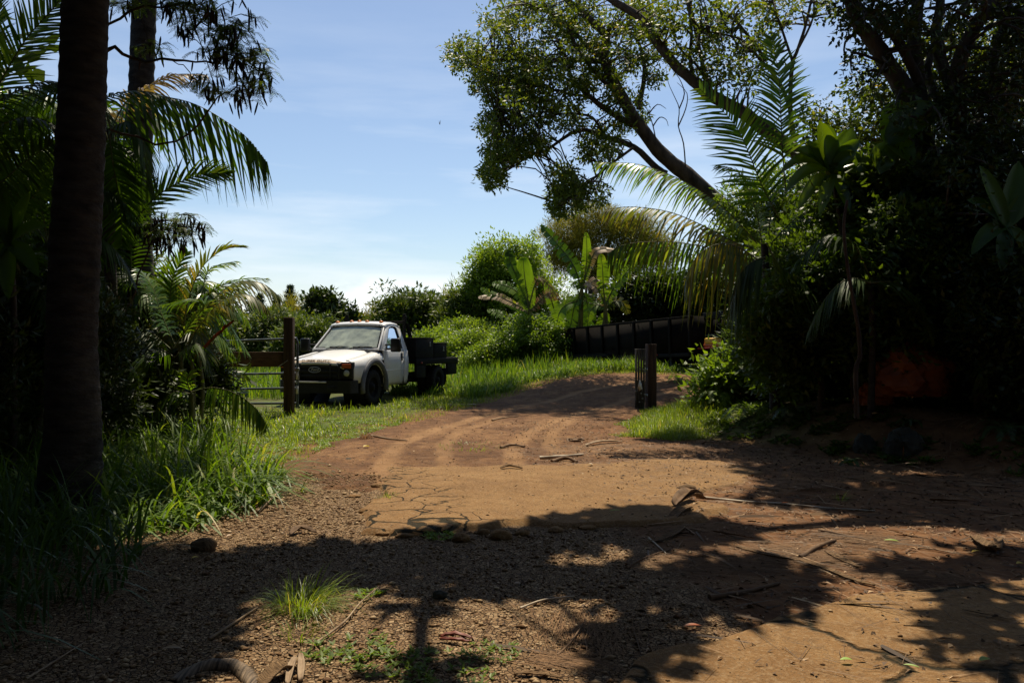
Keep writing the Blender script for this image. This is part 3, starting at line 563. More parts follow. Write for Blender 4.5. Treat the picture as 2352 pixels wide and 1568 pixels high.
def tree(name, label, base, blobs, ncl, per, crad, L, W, mat, cat='tree', tr=.15, barkm='bark', shell=.6, limbs=8, group=None, updn=0, jitter=.15, zmin=None, crownname='crown'):
    root = thing(name, label, cat, base, 0, group); b0 = Vector(base)
    cen = blob_centres(blobs, ncl, shell, jitter)
    if zmin is not None: cen = cen[cen[:, 2] > zmin]
    mb = MB(); cluster_leaves(mb, cen, crad*rng.uniform(.6, 1.3, len(cen)), per, L, W, updn); local(root, mb.build(crownname, M[mat]))
    mb = MB(); top = Vector(np.mean([b[:3] for b in blobs], 0)); mid = b0+(top-b0)*.55+Vector((rng.normal(0, .1), 0, 0))
    tube(mb, catmull([b0-Vector((0, 0, .1)), b0+(mid-b0)*.5+Vector((rng.normal(0, .06), 0, 0)), mid, top], 3), lin(tr, tr*.45, 10), 8, wob=.06)
    for i in range(limbs):
        e = Vector(cen[rng.integers(len(cen))]); s = b0+(top-b0)*rng.uniform(.35, .9)
        tube(mb, catmull([s, s+(e-s)*.5+Vector((0, 0, rng.uniform(-.1, .15)*(e-s).length)), e], 3), lin(tr*.4, tr*.08, 7), 5)
    local(root, mb.build('trunk', M[barkm], smooth=True)); return root
# ------------------------------------------------------------ flatbed truck
def text_mesh(name, body, size, mat, depth=.004, shear=0, bold=0):
    cu = bpy.data.curves.new(name, 'FONT'); cu.body = body; cu.size = size; cu.extrude = depth; cu.align_x = 'CENTER'; cu.align_y = 'CENTER'; cu.shear = shear; cu.offset = bold; cu.resolution_u = 3
    tmp = bpy.data.objects.new(name, cu); C.objects.link(tmp); dg = bpy.context.evaluated_depsgraph_get(); dg.update()
    me = bpy.data.meshes.new_from_object(tmp.evaluated_get(dg)); bpy.data.objects.remove(tmp); me.materials.clear(); me.materials.append(M[mat])
    o = bpy.data.objects.new(name, me); C.objects.link(o); return o
def ring(mb, outer, inner):
    n = len(outer); mb.add([list(p) for p in outer]+[list(p) for p in inner], [[i, (i+1) % n, n+(i+1) % n, n+i] for i in range(n)])
def inset(poly, d):
    c = sum((Vector(p) for p in poly), Vector())/len(poly); out = []
    n = len(poly)
    for i in range(n):
        p = Vector(poly[i]); a = (Vector(poly[i-1])-p).normalized(); b = (Vector(poly[(i+1) % n])-p).normalized(); h = (a+b)
        ln = h.length; s = max(.35, math.sqrt(max(0, 1-(ln/2)**2))); out.append(p+(h/ln if ln > .05 else (c-p).normalized())*(d/s))
    return out
def truck():
    T = thing('flatbed_truck', 'white single cab work truck with black flatbed parked on the grass behind the gate', 'truck', (-4.56, 18.5, .08), R(-17))
    Wm, Bk = M['white_paint'], M['black_metal']
    def zh(y): return 1.10+.22*(max(0, y)/1.45)**.9
    def zf(y): return 1.035+.20*(max(0, y)/1.45)
    # hood
    mb = MB(); ys_ = [-.045, -.035, .05, .10, .2, .45, .75, 1.05, 1.3, 1.44]; xs_ = [-.76, -.70, -.62, -.54, -.3, -.1, .1, .3, .54, .62, .70, .76]; V = []
    for j, yy in enumerate(ys_):
        for xx in xs_:
            a = abs(xx); z = zh(yy)-.05*(a/.76)**2-(.035 if .62 > a > .54 else 0)-(.06 if a >= .70 else (.04 if a >= .62 else 0))
            if j == 0: z -= .11
            if j == 1: z -= .075
            if j == 2: z -= .012
            V.append((xx, yy+.05*(a/.76)**2*(1-yy/1.5), z))
    nx = len(xs_); mb.add(V, [[j*nx+i, j*nx+i+1, (j+1)*nx+i+1, (j+1)*nx+i] for j in range(len(ys_)-1) for i in range(nx-1)])
    hood = mb.build('hood', Wm, T, True, solid=.02)
    mb = MB(); 
    for q in range(12):
        xa, xb = -.66+.11*q, -.55+.11*q; f_ = lambda xx, yy, zz: (xx, yy+.05*(xx/.76)**2, zz-.05*(xx/.76)**2-(.02 if abs(xx) > .6 else 0)+.016)
        mb.add([f_(xa, -.040, 1.022), f_(xb, -.040, 1.022), f_(xb, .046, 1.088), f_(xa, .046, 1.088)], [[0, 1, 2, 3]])
    mb.build('worn_edge', M['tan_wear'], hood)
    t = text_mesh('lettering', 'SUPER DUTY', .085, 'letter', .003, bold=.002); t.parent = hood; t.scale = (1.55, .80, 1); t.rotation_euler = (R(38), 0, 0); t.location = (0, .0, 1.080)
    # fenders
    for s in (1, -1):
        mb = MB(); ys2 = np.linspace(.06, 1.46, 40); rows = []
        for yy in ys2:
            dy = abs(yy-.98); lb = .56 if dy > .55 else max(.56, .42+math.sqrt(.55**2-dy**2)); f = zf(yy); tap = .09*max(0, 1-yy/.5)**2
            rows.append([(s*.74, yy, f+.035), (s*(.86-tap*.3), yy, f+.02), (s*(.95-tap), yy, f-.02), (s*(.995-tap), yy, f-.09), (s*(1.01-tap), yy, max(lb+.01, f-.17)), (s*(1.01-tap), yy, lb*.5+.5*max(lb, f-.17)), (s*(1.0-tap), yy, lb)])
        m = 7; mb.add([p for r_ in rows for p in r_], [[j*m+i, j*m+i+1, (j+1)*m+i+1, (j+1)*m+i] for j in range(39) for i in range(m-1)])
        fe = mb.build('fender', Wm, T, True, solid=.02)
        if s > 0:
            mb = MB(); box(mb, (1.015, 1.42, 1.0), (.02, .11, .15)); mb.build('side_vent', M['black_plastic'], fe, bevel=.01)
        # flare
        mb = MB(); V = []; k = 18
        for i in range(k+1):
            a = math.pi*(1.12*i/k-.06)
            for (rr, xx) in ((.545, .97), (.57, 1.05), (.62, 1.075), (.68, 1.05), (.70, 1.0)):
                V.append((s*xx, .98-math.cos(a)*rr, .43+math.sin(a)*rr*1.0))
        mb.add(V, [[i*5+j, i*5+j+1, (i+1)*5+j+1, (i+1)*5+j] for i in range(k) for j in range(4)]); mb.build('fender_flare', M['flare_grey'], T, True, solid=.015)
        # inner arch
        mb = MB(); lathe(mb, [(.54, s*.45), (.54, s*.98)], (0, .98, .43), 'X', 28); mb.build('wheel_well', M['black_plastic'], T, True)
        # headlight
        mb = MB(); box(mb, (s*.80, .06, .85), (.30, .13, .39)); hl = mb.build('headlight', M['black_plastic'], T, bevel=.02)
        mb = MB(); box(mb, (s*.80, -.012, .955), (.24, .03, .10)); mb.build('turn_signal', M['signal'], hl, bevel=.012)
        mb = MB(); lathe(mb, [(0, -.035), (.055, -.03), (.075, -.012), (.08, .02)], (s*.80, 0, .79), 'Y', 16); mb.build('lamp', M['lens'], hl, True)
        # doors
        def skin(y0, y1, name):
            mb = MB(); pr = [(.955, 1.33), (.985, 1.27), (1.0, 1.12), (1.012, 1.08), (1.012, .92), (1.0, .66), (.985, .60), (.975, .5), (.94, .42)]; V = []
            for yy in np.linspace(y0, y1, 5): V += [(s*px, yy, pz+(.01 if j > 6 else 0)*(yy-y0)) for j, (px, pz) in enumerate(pr)]
            m = len(pr); mb.add(V, [[j*m+i, j*m+i+1, (j+1)*m+i+1, (j+1)*m+i] for j in range(4) for i in range(m-1)]); return mb.build(name, Wm, T, True, solid=.02)
        door = skin(1.49, 2.655, 'door'); skin(2.68, 2.93, 'cab_corner')
        for yg in (1.475, 2.668): mb = MB(); box(mb, (s*.985, yg, .86), (.02, .022, .86)); mb.build('door_gap_strip', M['black_plastic'], door)  # black strip drawn in for the dark gap at the door edges
        mb = MB(); box(mb, (s*1.018, 2.08, .80), (.012, 1.15, .022)); mb.build('body_crease', Wm, door, bevel=.004)
        mb = MB(); box(mb, (s*1.03, 2.50, 1.13), (.03, .05, .20)); mb.build('handle', M['black_plastic'], door, bevel=.012)
        # greenhouse side
        ou = [(s*.945, 1.42, 1.30), (s*.755, 2.10, 1.93), (s*.75, 2.35, 1.985), (s*.75, 2.62, 1.97), (s*.765, 2.80, 1.90), (s*.95, 2.94, 1.32)]
        pv = [(s*.955, 1.66, 1.335), (s*.80, 2.16, 1.86), (s*.79, 2.34, 1.90), (s*.79, 2.52, 1.895), (s*.80, 2.60, 1.86), (s*.95, 2.68, 1.34)]
        mb = MB(); ring(mb, ou, pv); mb.build('window_frame', Wm, T, False, solid=.05, bevel=.015)
        mb = MB(); ring(mb, [(x*1.004, y, z) for x, y, z in pv], [(x*1.004, y, z) for x, y, z in inset(pv, .022)]); mb.build('window_trim', M['black_plastic'], door, solid=.02)
        mb = MB(); mb.add([(x*.985, y, z) for x, y, z in pv], [list(range(6))]); mb.build('side_window', M['side_glass'], door)
        # mirror
        mb = MB(); box(mb, (s*1.27, 1.62, 1.43), (.26, .12, .34)); mi = mb.build('mirror', M['mirror_black'], door, bevel=.035)
        mb = MB(); 
        for zz in (1.33, 1.44): tube(mb, [(s*.95, 1.70, zz), (s*1.15, 1.63, zz)], .02, 6)
        mb.add([(s*.962, 1.56, 1.28), (s*.962, 1.80, 1.28), (s*.95, 1.80, 1.46), (s*.92, 1.62, 1.46)], [[0, 1, 2, 3]]); mb.build('bracket', M['black_plastic'], mi)
        # wheels
        for (yy, dual) in ((.98, False), (4.75, True)):
            for q in range(2 if dual else 1):
                xc = s*(.88 if not dual else (1.02 if q == 0 else .74)); wd = .125
                mb = MB(); lathe(mb, [(.24, -wd*.8), (.30, -wd), (.37, -wd), (.415, -wd*.8), (.425, -wd*.4), (.425, wd*.4), (.415, wd*.8), (.37, wd), (.30, wd), (.24, wd*.8)], (xc, yy, .42), 'X', 32)
                wh = mb.build('tyre', M['rubber'], None, True); mb = MB()
                for a in range(32):
                    aa = 2*math.pi*a/32; box(mb, (xc+(.06 if a % 2 else -.06)*1, yy+.425*math.cos(aa), .42+.425*math.sin(aa)), (.10, .035, .03), Matrix.Rotation(aa, 3, 'X'))
                tr = mb.build('tread', M['rubber']); mb = MB(); e = 1 if s > 0 else -1
                lathe(mb, [(.245, wd*.7*e), (.22, .03*e), (.10, (.02 if not dual else -.03)*e+.03*e), (.08, .11*e), (0, .12*e)], (xc, yy, .42), 'X', 20); rm = mb.build('rim', M['black_metal'], None, True)
                wr = bpy.data.objects.new('wheel', None); C.objects.link(wr); wr.parent = T
                for o_ in (wh, tr, rm): o_.parent = wr
    # cab shell: windshield frame, roof, back, floor
    ws = [(-.93, 1.40, 1.31), (.93, 1.40, 1.31), (.76, 2.06, 1.925), (-.76, 2.06, 1.925)]
    wsi = [(-.87, 1.44, 1.345), (.87, 1.44, 1.345), (.725, 2.02, 1.885), (-.725, 2.02, 1.885)]
    mb = MB(); ring(mb, ws, wsi); mb.build('windshield_frame', Wm, T, solid=.045, bevel=.015)
    mb = MB(); ring(mb, [(x, y-.018, z+.012) for x, y, z in wsi], [(x, y-.018, z+.012) for x, y, z in inset(wsi, .03)]); mb.build('windshield_seal', M['black_plastic'], T, solid=.01)
    mb = MB(); V = []; nxw, nyw = 9, 6
    for j in range(nyw):
        for i in range(nxw):
            u, v = i/(nxw-1)*2-1, j/(nyw-1); hw = .875+(.73-.875)*v; V.append((u*hw, 1.44+.58*v-.05*(1-u*u), 1.345+.54*v+.02*(1-u*u)))
    mb.add(V, [[j*nxw+i, j*nxw+i+1, (j+1)*nxw+i+1, (j+1)*nxw+i] for j in range(nyw-1) for i in range(nxw-1)]); mb.build('windshield', M['windshield_glass'], T, True)
    mb = MB(); V = []; yr = [2.00, 2.04, 2.12, 2.3, 2.55, 2.74, 2.82, 2.86]; zr = [1.905, 1.945, 1.975, 1.995, 1.995, 1.975, 1.94, 1.89]; xr = [-.79, -.75, -.68, -.4, 0, .4, .68, .75, .79]
    for yy, zz in zip(yr, zr):
        for xx in xr: a = abs(xx); V.append((xx, yy-.03*(1-(xx/.79)**2)*(1 if yy < 2.2 else 0), zz+.035*(1-(xx/.79)**2)-(.05 if a > .77 else (.015 if a > .72 else 0))))
    m = len(xr); mb.add(V, [[j*m+i, j*m+i+1, (j+1)*m+i+1, (j+1)*m+i] for j in range(7) for i in range(m-1)]); mb.build('roof', Wm, T, True, solid=.03)
    mb = MB(); bo = [(-.95, 2.95, .45), (.95, 2.95, .45), (.95, 2.95, 1.34), (.77, 2.85, 1.93), (-.77, 2.85, 1.93), (-.95, 2.95, 1.34)]
    bi = [(-.6, 2.94, 1.30), (.6, 2.94, 1.30), (.62, 2.94, 1.38), (.58, 2.87, 1.80), (-.58, 2.87, 1.80), (-.62, 2.94, 1.38)]
    ring(mb, bo, bi); mb.build('cab_back', Wm, T, solid=.03)
    mb = MB(); mb.add([(-.6, 2.94, 1.31), (.6, 2.94, 1.31), (.58, 2.87, 1.80), (-.58, 2.87, 1.80)], [[0, 1, 2, 3]]); mb.build('rear_window', M['side_glass'], T)
    mb = MB(); box(mb, (0, 1.75, 1.18), (1.8, .55, .22)); box(mb, (0, 2.2, .48), (1.85, 1.4, .05)); mb.build('dashboard', M['dash'], T, bevel=.05)
    for sx_ in (-.45, .45):
        mb = MB(); box(mb, (sx_, 2.55, .85), (.6, .5, .2)); box(mb, (sx_, 2.76, 1.18), (.58, .16, .6), Matrix.Rotation(R(10), 3, 'X')); st = mb.build('seat', M['seat_cloth'], T, bevel=.05)
        mb = MB(); box(mb, (sx_, 2.80, 1.60), (.28, .11, .18)); mb.build('headrest', M['seat_cloth'], st, bevel=.04)
    mb = MB(); V = [(.45+.2*math.cos(a), 1.98+.08*math.sin(a), 1.30+.18*math.sin(a)) for a in np.linspace(0, 2*math.pi, 25)]; tube(mb, V, .016, 6, caps=False); mb.build('steering_wheel', M['black_plastic'], T, True)
    # cowl and wipers
    mb = MB(); box(mb, (0, 1.43, 1.285), (1.74, .14, .04)); mb.build('cowl', M['flare_grey'], T, bevel=.01)
    for (x0, x1) in ((-.55, .15), (.1, .72)):
        mb = MB(); tube(mb, [(x0, 1.40, 1.33), ((x0+x1)/2, 1.40, 1.40), (x1, 1.43, 1.385)], .010, 5); tube(mb, [(x0+.1, 1.41, 1.385), (x1+.05, 1.425, 1.36)], .012, 5); mb.build('wiper', M['black_plastic'], T)
    for xm in (-.62, -.22, 0, .22, .62):
        mb = MB(); lathe(mb, [(.055, 0), (.05, .02), (.032, .045), (0, .052)], (xm, 2.13-.0*abs(xm), 1.990+.03*(1-(xm/.79)**2)), 'Z', 12); mb.build('roof_marker', M['amber'], T, True)
    # grille
    mb = MB(); box(mb, (0, .05, .83), (1.32, .12, .40)); gr = mb.build('grille', M['black_plastic'], T, bevel=.02)
    mb = MB()
    for zz in (.72, .83, .94): box(mb, (0, -.022, zz), (1.16, .04, .055))
    for xx in (-.62, .62, -.40, .40): box(mb, (xx, -.025, .83), (.05, .045, .36))
    mb.build('grille_bars', M['flare_grey'] if False else M['black_plastic'], gr, bevel=.01)
    mb = MB(); V = [(0.155*math.cos(a), -.055, .865+.062*math.sin(a)) for a in np.linspace(0, 2*math.pi, 33)]; tube(mb, V, .007, 6, caps=False); em = mb.build('emblem', M['emblem_ring'], gr, True)
    t = text_mesh('script', 'Ford', .088, 'emblem_ring', .003, .35, .001); t.parent = gr; t.rotation_euler = (R(90), 0, 0); t.location = (0, -.058, .866); t.scale = (1.15, 1, 1)
    mb = MB(); lathe(mb, [(0, -.048), (.15, -.048), (.152, -.03)], (0, 0, 0), 'Y', 32); ov = mb.build('emblem_plate', M['emblem_blue'], gr); ov.scale = (1, 1, .4); ov.location = (0, 0, .865)
    # bumper
    mb = MB(); prism(mb, [(-1.03, .16), (-.92, -.06), (-.6, -.14), (.6, -.14), (.92, -.06), (1.03, .16), (.9, .2), (-.9, .2)], 'Z', .33, .62); bp = mb.build('bumper', M['black_plastic'], T, bevel=.03)
    mb = MB(); box(mb, (-.02, -.155, .585), (1.0, .02, .035)); o_ = mb.build('light_bar', M['reflector'], bp); o_.location = (-.12, 0, -.0)
    for xx in (-.5, .5): mb = MB(); box(mb, (xx, -.15, .44), (.22, .03, .12)); mb.build('tow_opening', M['mirror_black'], bp, bevel=.01)
    mb = MB(); box(mb, (0, .35, .40), (1.3, .3, .12)); box(mb, (-.42, 3.2, .55), (.09, 5.6, .22)); box(mb, (.42, 3.2, .55), (.09, 5.6, .22)); tube(mb, [(-.8, .98, .42), (.8, .98, .42)], .06, 10); tube(mb, [(-.8, 4.75, .42), (.8, 4.75, .42)], .07, 10); lathe(mb, [(0, -.15), (.17, -.1), (.17, .1), (0, .15)], (0, 4.75, .42), 'Y', 14); mb.build('chassis', Bk, T)
    # flatbed
    mb = MB(); box(mb, (0, 4.6, .98), (2.36, 3.05, .10)); box(mb, (1.17, 4.6, .97), (.04, 3.1, .16)); box(mb, (-1.17, 4.6, .97), (.04, 3.1, .16)); box(mb, (0, 6.14, .95), (2.36, .05, .2)); fb = mb.build('flatbed', Bk, T, bevel=.012)
    for s in (1, -1):
        for (yc, ly) in ((3.42, .62), (5.72, .75)): mb = MB(); box(mb, (s*1.13, yc, .74), (.07, ly, .38)); mb.build('side_skirt', Bk, T, bevel=.01)
    mb = MB()
    for xx in (-.85, -.28, .28, .85): box(mb, (xx, 3.03, 1.62), (.07, .07, 1.26) if abs(xx) > .5 else (.05, .05, .9))
    box(mb, (0, 3.03, 2.03), (1.8, .07, .07)); box(mb, (0, 3.03, 1.60), (1.8, .05, .05)); box(mb, (.86, 3.03, 2.12), (.09, .08, .16)); box(mb, (-.86, 3.03, 2.12), (.09, .08, .16))
    for s in (1, -1): mb.add([(s*.86, 3.05, 2.0), (s*.92, 3.05, 2.0), (s*.92, 3.60, 1.05), (s*.86, 3.60, 1.05), (s*.86, 3.18, 2.0), (s*.92, 3.18, 2.0), (s*.92, 3.74, 1.05), (s*.86, 3.74, 1.05)], [[0, 1, 2, 3], [4, 5, 6, 7], [0, 4, 7, 3], [1, 5, 6, 2]])
    mb.build('headache_rack', Bk, T, bevel=.008)
    for (y0, y1, zt, x0) in ((3.12, 4.35, 1.60, .45), (4.38, 5.35, 1.46, .62)):
        for s in ((1, -1) if zt > 1.5 else (1,)):
            mb = MB(); box(mb, (s*(x0+1.14)/2, (y0+y1)/2, (1.035+zt)/2), (1.14-x0, y1-y0, zt-1.035)); tb = mb.build('toolbox', Bk, T, bevel=.012)
            mb = MB(); box(mb, (s*(x0+1.15)/2, (y0+y1)/2, zt+.012), (1.17-x0, y1-y0+.03, .03)); mb.build('lid', Bk, tb, bevel=.008)
            mb = MB(); box(mb, (s*1.15, y1-.28, zt-.14), (.02, .05, .11)); box(mb, (s*1.15, y1-.28, zt-.2), (.025, .09, .03)); mb.build('latch', M['steel'], tb, bevel=.004)
    mb = MB(); box(mb, (1.195, 3.4, .95), (.015, .09, .04)); mb.build('side_marker', M['lamp_red'], T)
    mb = MB(); box(mb, (1.0, 5.28, .5), (.3, .02, .5)); box(mb, (-1.0, 5.28, .5), (.3, .02, .5)); mb.build('mud_flap', M['rubber'], T)
    return T
truck()

# ------------------------------------------------------------ gate posts, board, tube gate
def gy_(y, D): return 1.6-(y-CY)/K*D
DL = 17.0
p = P(664, 784, DL); zt = gy_(729, DL)
F_ = thing('wooden_fence', 'dark square timber post with wide brown board nailed to its side', 'fence', (p.x, DL, 0))
mb = MB(); box(mb, (0, 0, (zt-.15)/2), (.195, .19, zt+.15)); mb.build('post', M['post_wood'], F_, bevel=.012)
xl = P(455, 0, 16.6).x-p.x; mb = MB(); z0, z1 = gy_(842, DL), gy_(808, DL)
mb.add([(xl-.9, -.55, z0), (-.10, .03, z0), (-.10, .03, z1), (xl-.9, -.55, z1), (xl-.9, -.505, z0), (-.10, .075, z0), (-.10, .075, z1), (xl-.9, -.505, z1)], [[0, 1, 2, 3], [5, 4, 7, 6], [3, 2, 6, 7], [1, 0, 4, 5], [0, 3, 7, 4], [1, 5, 6, 2]]); mb.build('board', M['board_wood'], F_, bevel=.006)
mb = MB(); box(mb, (xl-.95, -.5, .75), (.15, .15, 1.6)); mb.build('post', M['post_wood'], F_, bevel=.01)
mb = MB(); tube(mb, [(.0, -.10, 1.2), (-.9, -.3, .55), (-1.9, -.45, .15)], .006, 5); mb.build('wire', M['steel'], F_)
Gt = thing('tube_gate', 'open grey metal tube farm gate standing behind the brown board', 'gate', (P(682, 0, 17.2).x, 17.25, 0))
gx = Gt.location.x; xL = P(470, 0, 17.8).x-gx-1.1; dyL = .75
for (ya, yb) in ((777, 790), (857, 862), (891, 897), (926, 928)):
    mb = MB(); zr, zl = gy_(ya, 17.25), gy_(yb, 17.9); tube(mb, [(-.01, 0, zr), (xL*.5, dyL*.5, (zr+zl)/2), (xL, dyL, zl)], .026, 8); mb.build('rail', M['gate_metal'], Gt, True)
mb = MB(); zt = gy_(777, 17.25); zb = gy_(929, 17.25); tube(mb, catmull([(-.22, 0, zt), (-.06, 0, zt), (0, 0, zt-.10), (0, 0, zt-.3), (0, 0, zb+.1), (0, 0, zb-.03)], 4), .03, 8); mb.build('end_stile', M['gate_metal'], Gt, True)
mb = MB(); xx = P(506, 0, 17.75).x-gx; tube(mb, [(xx, dyL*xx/xL-.03, gy_(786, 17.7)), (xx, dyL*xx/xL-.03, gy_(945, 17.7))], .017, 6); mb.build('stay', M['gate_metal'], Gt)
mb = MB(); box(mb, (.0, -.04, gy_(848, 17.2)), (.10, .06, .07)); lt = mb.build('latch', M['steel'], Gt, bevel=.01)
for ya in (862, 895): mb = MB(); box(mb, (.0, -.04, gy_(ya, 17.2)), (.05, .012, .17)); mb.build('reflector', M['reflector'], Gt)
mb = MB(); tube(mb, [(.02, -.03, gy_(850, 17.2)), (.05, -.05, gy_(870, 17.2)), (.0, -.06, gy_(880, 17.2)), (-.12, -.1, gy_(872, 17.2))], .008, 5); mb.build('chain', M['steel'], Gt)
# right posts
DR = 18.6
Gp = thing('gate_post', 'brown square timber gate post at the right side of the driveway', 'post', (P(1495, 0, DR).x, DR, 0))
mb = MB(); zt = gy_(790, DR); box(mb, (0, 0, zt/2-.1), (.21, .21, zt+.2), rotz(R(12))); mb.build('post', M['post_wood'], Gp, bevel=.012)
mb = MB(); box(mb, (-.12, -.11, .95), (.05, .03, .07)); box(mb, (-.12, -.11, .35), (.05, .03, .07)); mb.build('hinge', M['steel'], Gp)
Gq = thing('slotted_panel', 'narrow weathered grey slotted panel with bolts left of the brown gate post', 'panel', (P(1470, 0, DR-.15).x, DR-.15, 0))
z0, z1 = gy_(925, DR-.15), gy_(801, DR-.15)
mb = MB()
for xx in (-.09, -.03, .03, .09): box(mb, (xx, 0, (z0+z1)/2), (.045, .05, z1-z0))
box(mb, (0, .02, z1-.05), (.23, .03, .10)); box(mb, (0, .02, .62), (.23, .03, .16)); box(mb, (0, .03, .2), (.23, .02, .5)); mb.build('slats', M['weathered'], Gq, bevel=.006)
mb = MB()
for (xx, zz) in ((.08, .95), (.10, .9), (-.1, .45), (.02, .40), (.1, .38), (.05, .28), (-.02, .2)): box(mb, (xx, -.035, zz), (.035, .03, .03))
mb.build('bolts', M['steel'], Gq, bevel=.006)
mb = MB(); mb.add([(-.01, -.03, .72), (.03, -.032, .62), (.05, -.032, .50), (-.03, -.032, .46), (-.05, -.031, .58)], [[0, 1, 2, 3, 4]]); mb.build('paint_smear', M['reflector'], Gq, solid=.003)

# ------------------------------------------------------------ dump trailer
def trailer():
    A = P(1290, 755, 30.5); B = P(1592, 724, 23.9); d = Vector((B.x-A.x, B.y-A.y, 0)); L = d.length; az = math.atan2(d.y, d.x)
    A0 = P(1290, 838, 30.5).z
    T = thing('dump_trailer', 'long black high sided gooseneck dump trailer on the grass beyond the gate post', 'trailer', (A.x, A.y, A0))
    tilt = math.atan2(B.z-A.z, L); T.rotation_euler = (0, -tilt, az)      # local x runs forward, y away, z up
    h = A.z-A0; Wd = 2.1; tm = M['trailer_black']
    mb = MB(); box(mb, (L/2, .02, h*.56), (L, .05, h*.86)); sd1 = mb.build('side_panel', tm, T)
    mb = MB(); box(mb, (L/2, Wd, h*.56), (L, .05, h*.86)); mb.build('side_panel', tm, T)
    mb = MB(); box(mb, (0.02, Wd/2, h*.56), (.05, Wd-.06, h*.86)); mb.build('tailgate', tm, T)
    mb = MB(); box(mb, (L-.02, Wd/2, h*.56), (.05, Wd-.06, h*.86)); mb.build('front_panel', tm, T)
    n = 8
    for k in range(n+1):
        mb = MB(); box(mb, (.06+(L-.12)*k/n, -.045, h*.57), (.10, .08, h*.84)); mb.build('side_rib', tm, sd1, bevel=.01)
    mb = MB(); box(mb, (L/2, -.02, h*.995-.03), (L+.04, .12, .07)); box(mb, (L/2, Wd, h*.965), (L+.04, .12, .07)); mb.build('top_rail', tm, T, bevel=.01)
    mb = MB(); box(mb, (L/2, -.03, h*.15), (L, .10, .12)); box(mb, (L/2, .5, h*.03), (L*.98, .12, .2)); box(mb, (L/2, Wd-.5, h*.03), (L*.98, .12, .2)); box(mb, (L/2, Wd/2, h*.12), (L*.98, Wd-.1, .05)); mb.build('frame', M['black_metal'], T, bevel=.01)
    for xc in (1.7, 2.75):
        for yc in (-.18, Wd+.18):
            w_ = bpy.data.objects.new('wheel', None); C.objects.link(w_); w_.parent = T
            mb = MB(); lathe(mb, [(.2, -.1), (.34, -.11), (.37, -.06), (.37, .06), (.34, .11), (.2, .1)], (xc, yc, -.12), 'Y', 24); o = mb.build('tyre', M['rubber'], w_, True)
            mb = MB(); sg = -1 if yc < 0 else 1; lathe(mb, [(.2, sg*.09), (.17, sg*.03), (.06, sg*.03), (0, sg*.09)], (xc, yc, -.12), 'Y', 16); mb.build('rim', M['rim_white'], w_, True)
    mb = MB(); prism(mb, [(.95, .28), (1.15, .36), (3.3, .36), (3.5, .28), (3.5, .24), (.95, .24)], 'Y', -.32, -.05); mb.build('mudguard', M['black_metal'], T, bevel=.01)
    nk = MB(); box(nk, (L+1.25, Wd/2-.5, h*.98), (2.6, .16, .22)); box(nk, (L+1.25, Wd/2+.5, h*.98), (2.6, .16, .22)); box(nk, (L+2.5, Wd/2, h*.98), (.2, 1.2, .22)); box(nk, (L+.12, Wd/2-.5, h*.55), (.18, .16, h*.9)); box(nk, (L+.12, Wd/2+.5, h*.55), (.18, .16, h*.9)); box(nk, (L+.75, Wd/2, h*.62), (.6, .9, .5)); box(nk, (L+2.45, Wd/2, h*.68), (.14, .14, h*.5))
    nk.build('gooseneck', M['black_metal'], T, bevel=.01)
    mb = MB(); box(mb, (L+.6, Wd/2-.35, h*.28), (1.0, 1.2, .05)); mb.build('step_platform', M['red_paint'], T)
    for xc in (L+.35, L-1.2):
        mb = MB(); tube(mb, [(xc, .15, h*.15), (xc, .15, -.55)], .045, 8); box(mb, (xc, .15, -.56), (.2, .2, .02)); mb.build('landing_leg', M['gate_metal'], T)
    mb = MB(); box(mb, (L-1.6, -.10, h*.17), (.10, .02, .05)); mb.build('side_marker', M['lamp_red'], T)
    T2 = bpy.data.objects.new('work_motor', None); C.objects.link(T2); bpy.context.view_layer.update()
    q = T.matrix_basis @ Vector((L+.55, Wd/2-.75, h*.28+.03)); T2.location = q; T2.rotation_euler = (0, 0, az)
    tag(T2, 'small yellow and orange motor sitting under the neck of the black trailer', 'motor')
    mb = MB(); box(mb, (0, 0, .17), (.42, .32, .20)); mb.build('tank', M['yellow_paint'], T2, bevel=.05)
    mb = MB(); box(mb, (0, 0, .05), (.46, .36, .07)); tube(mb, [(-.28, 0, .12), (-.22, 0, .12)], .10, 14); mb.build('housing', M['signal'], T2, bevel=.02)
    mb = MB(); tube(mb, catmull([(-.2, 0, .27), (-.15, 0, .36), (.15, 0, .36), (.2, 0, .27)], 4), .015, 6); mb.build('handle', M['black_plastic'], T2)
trailer()
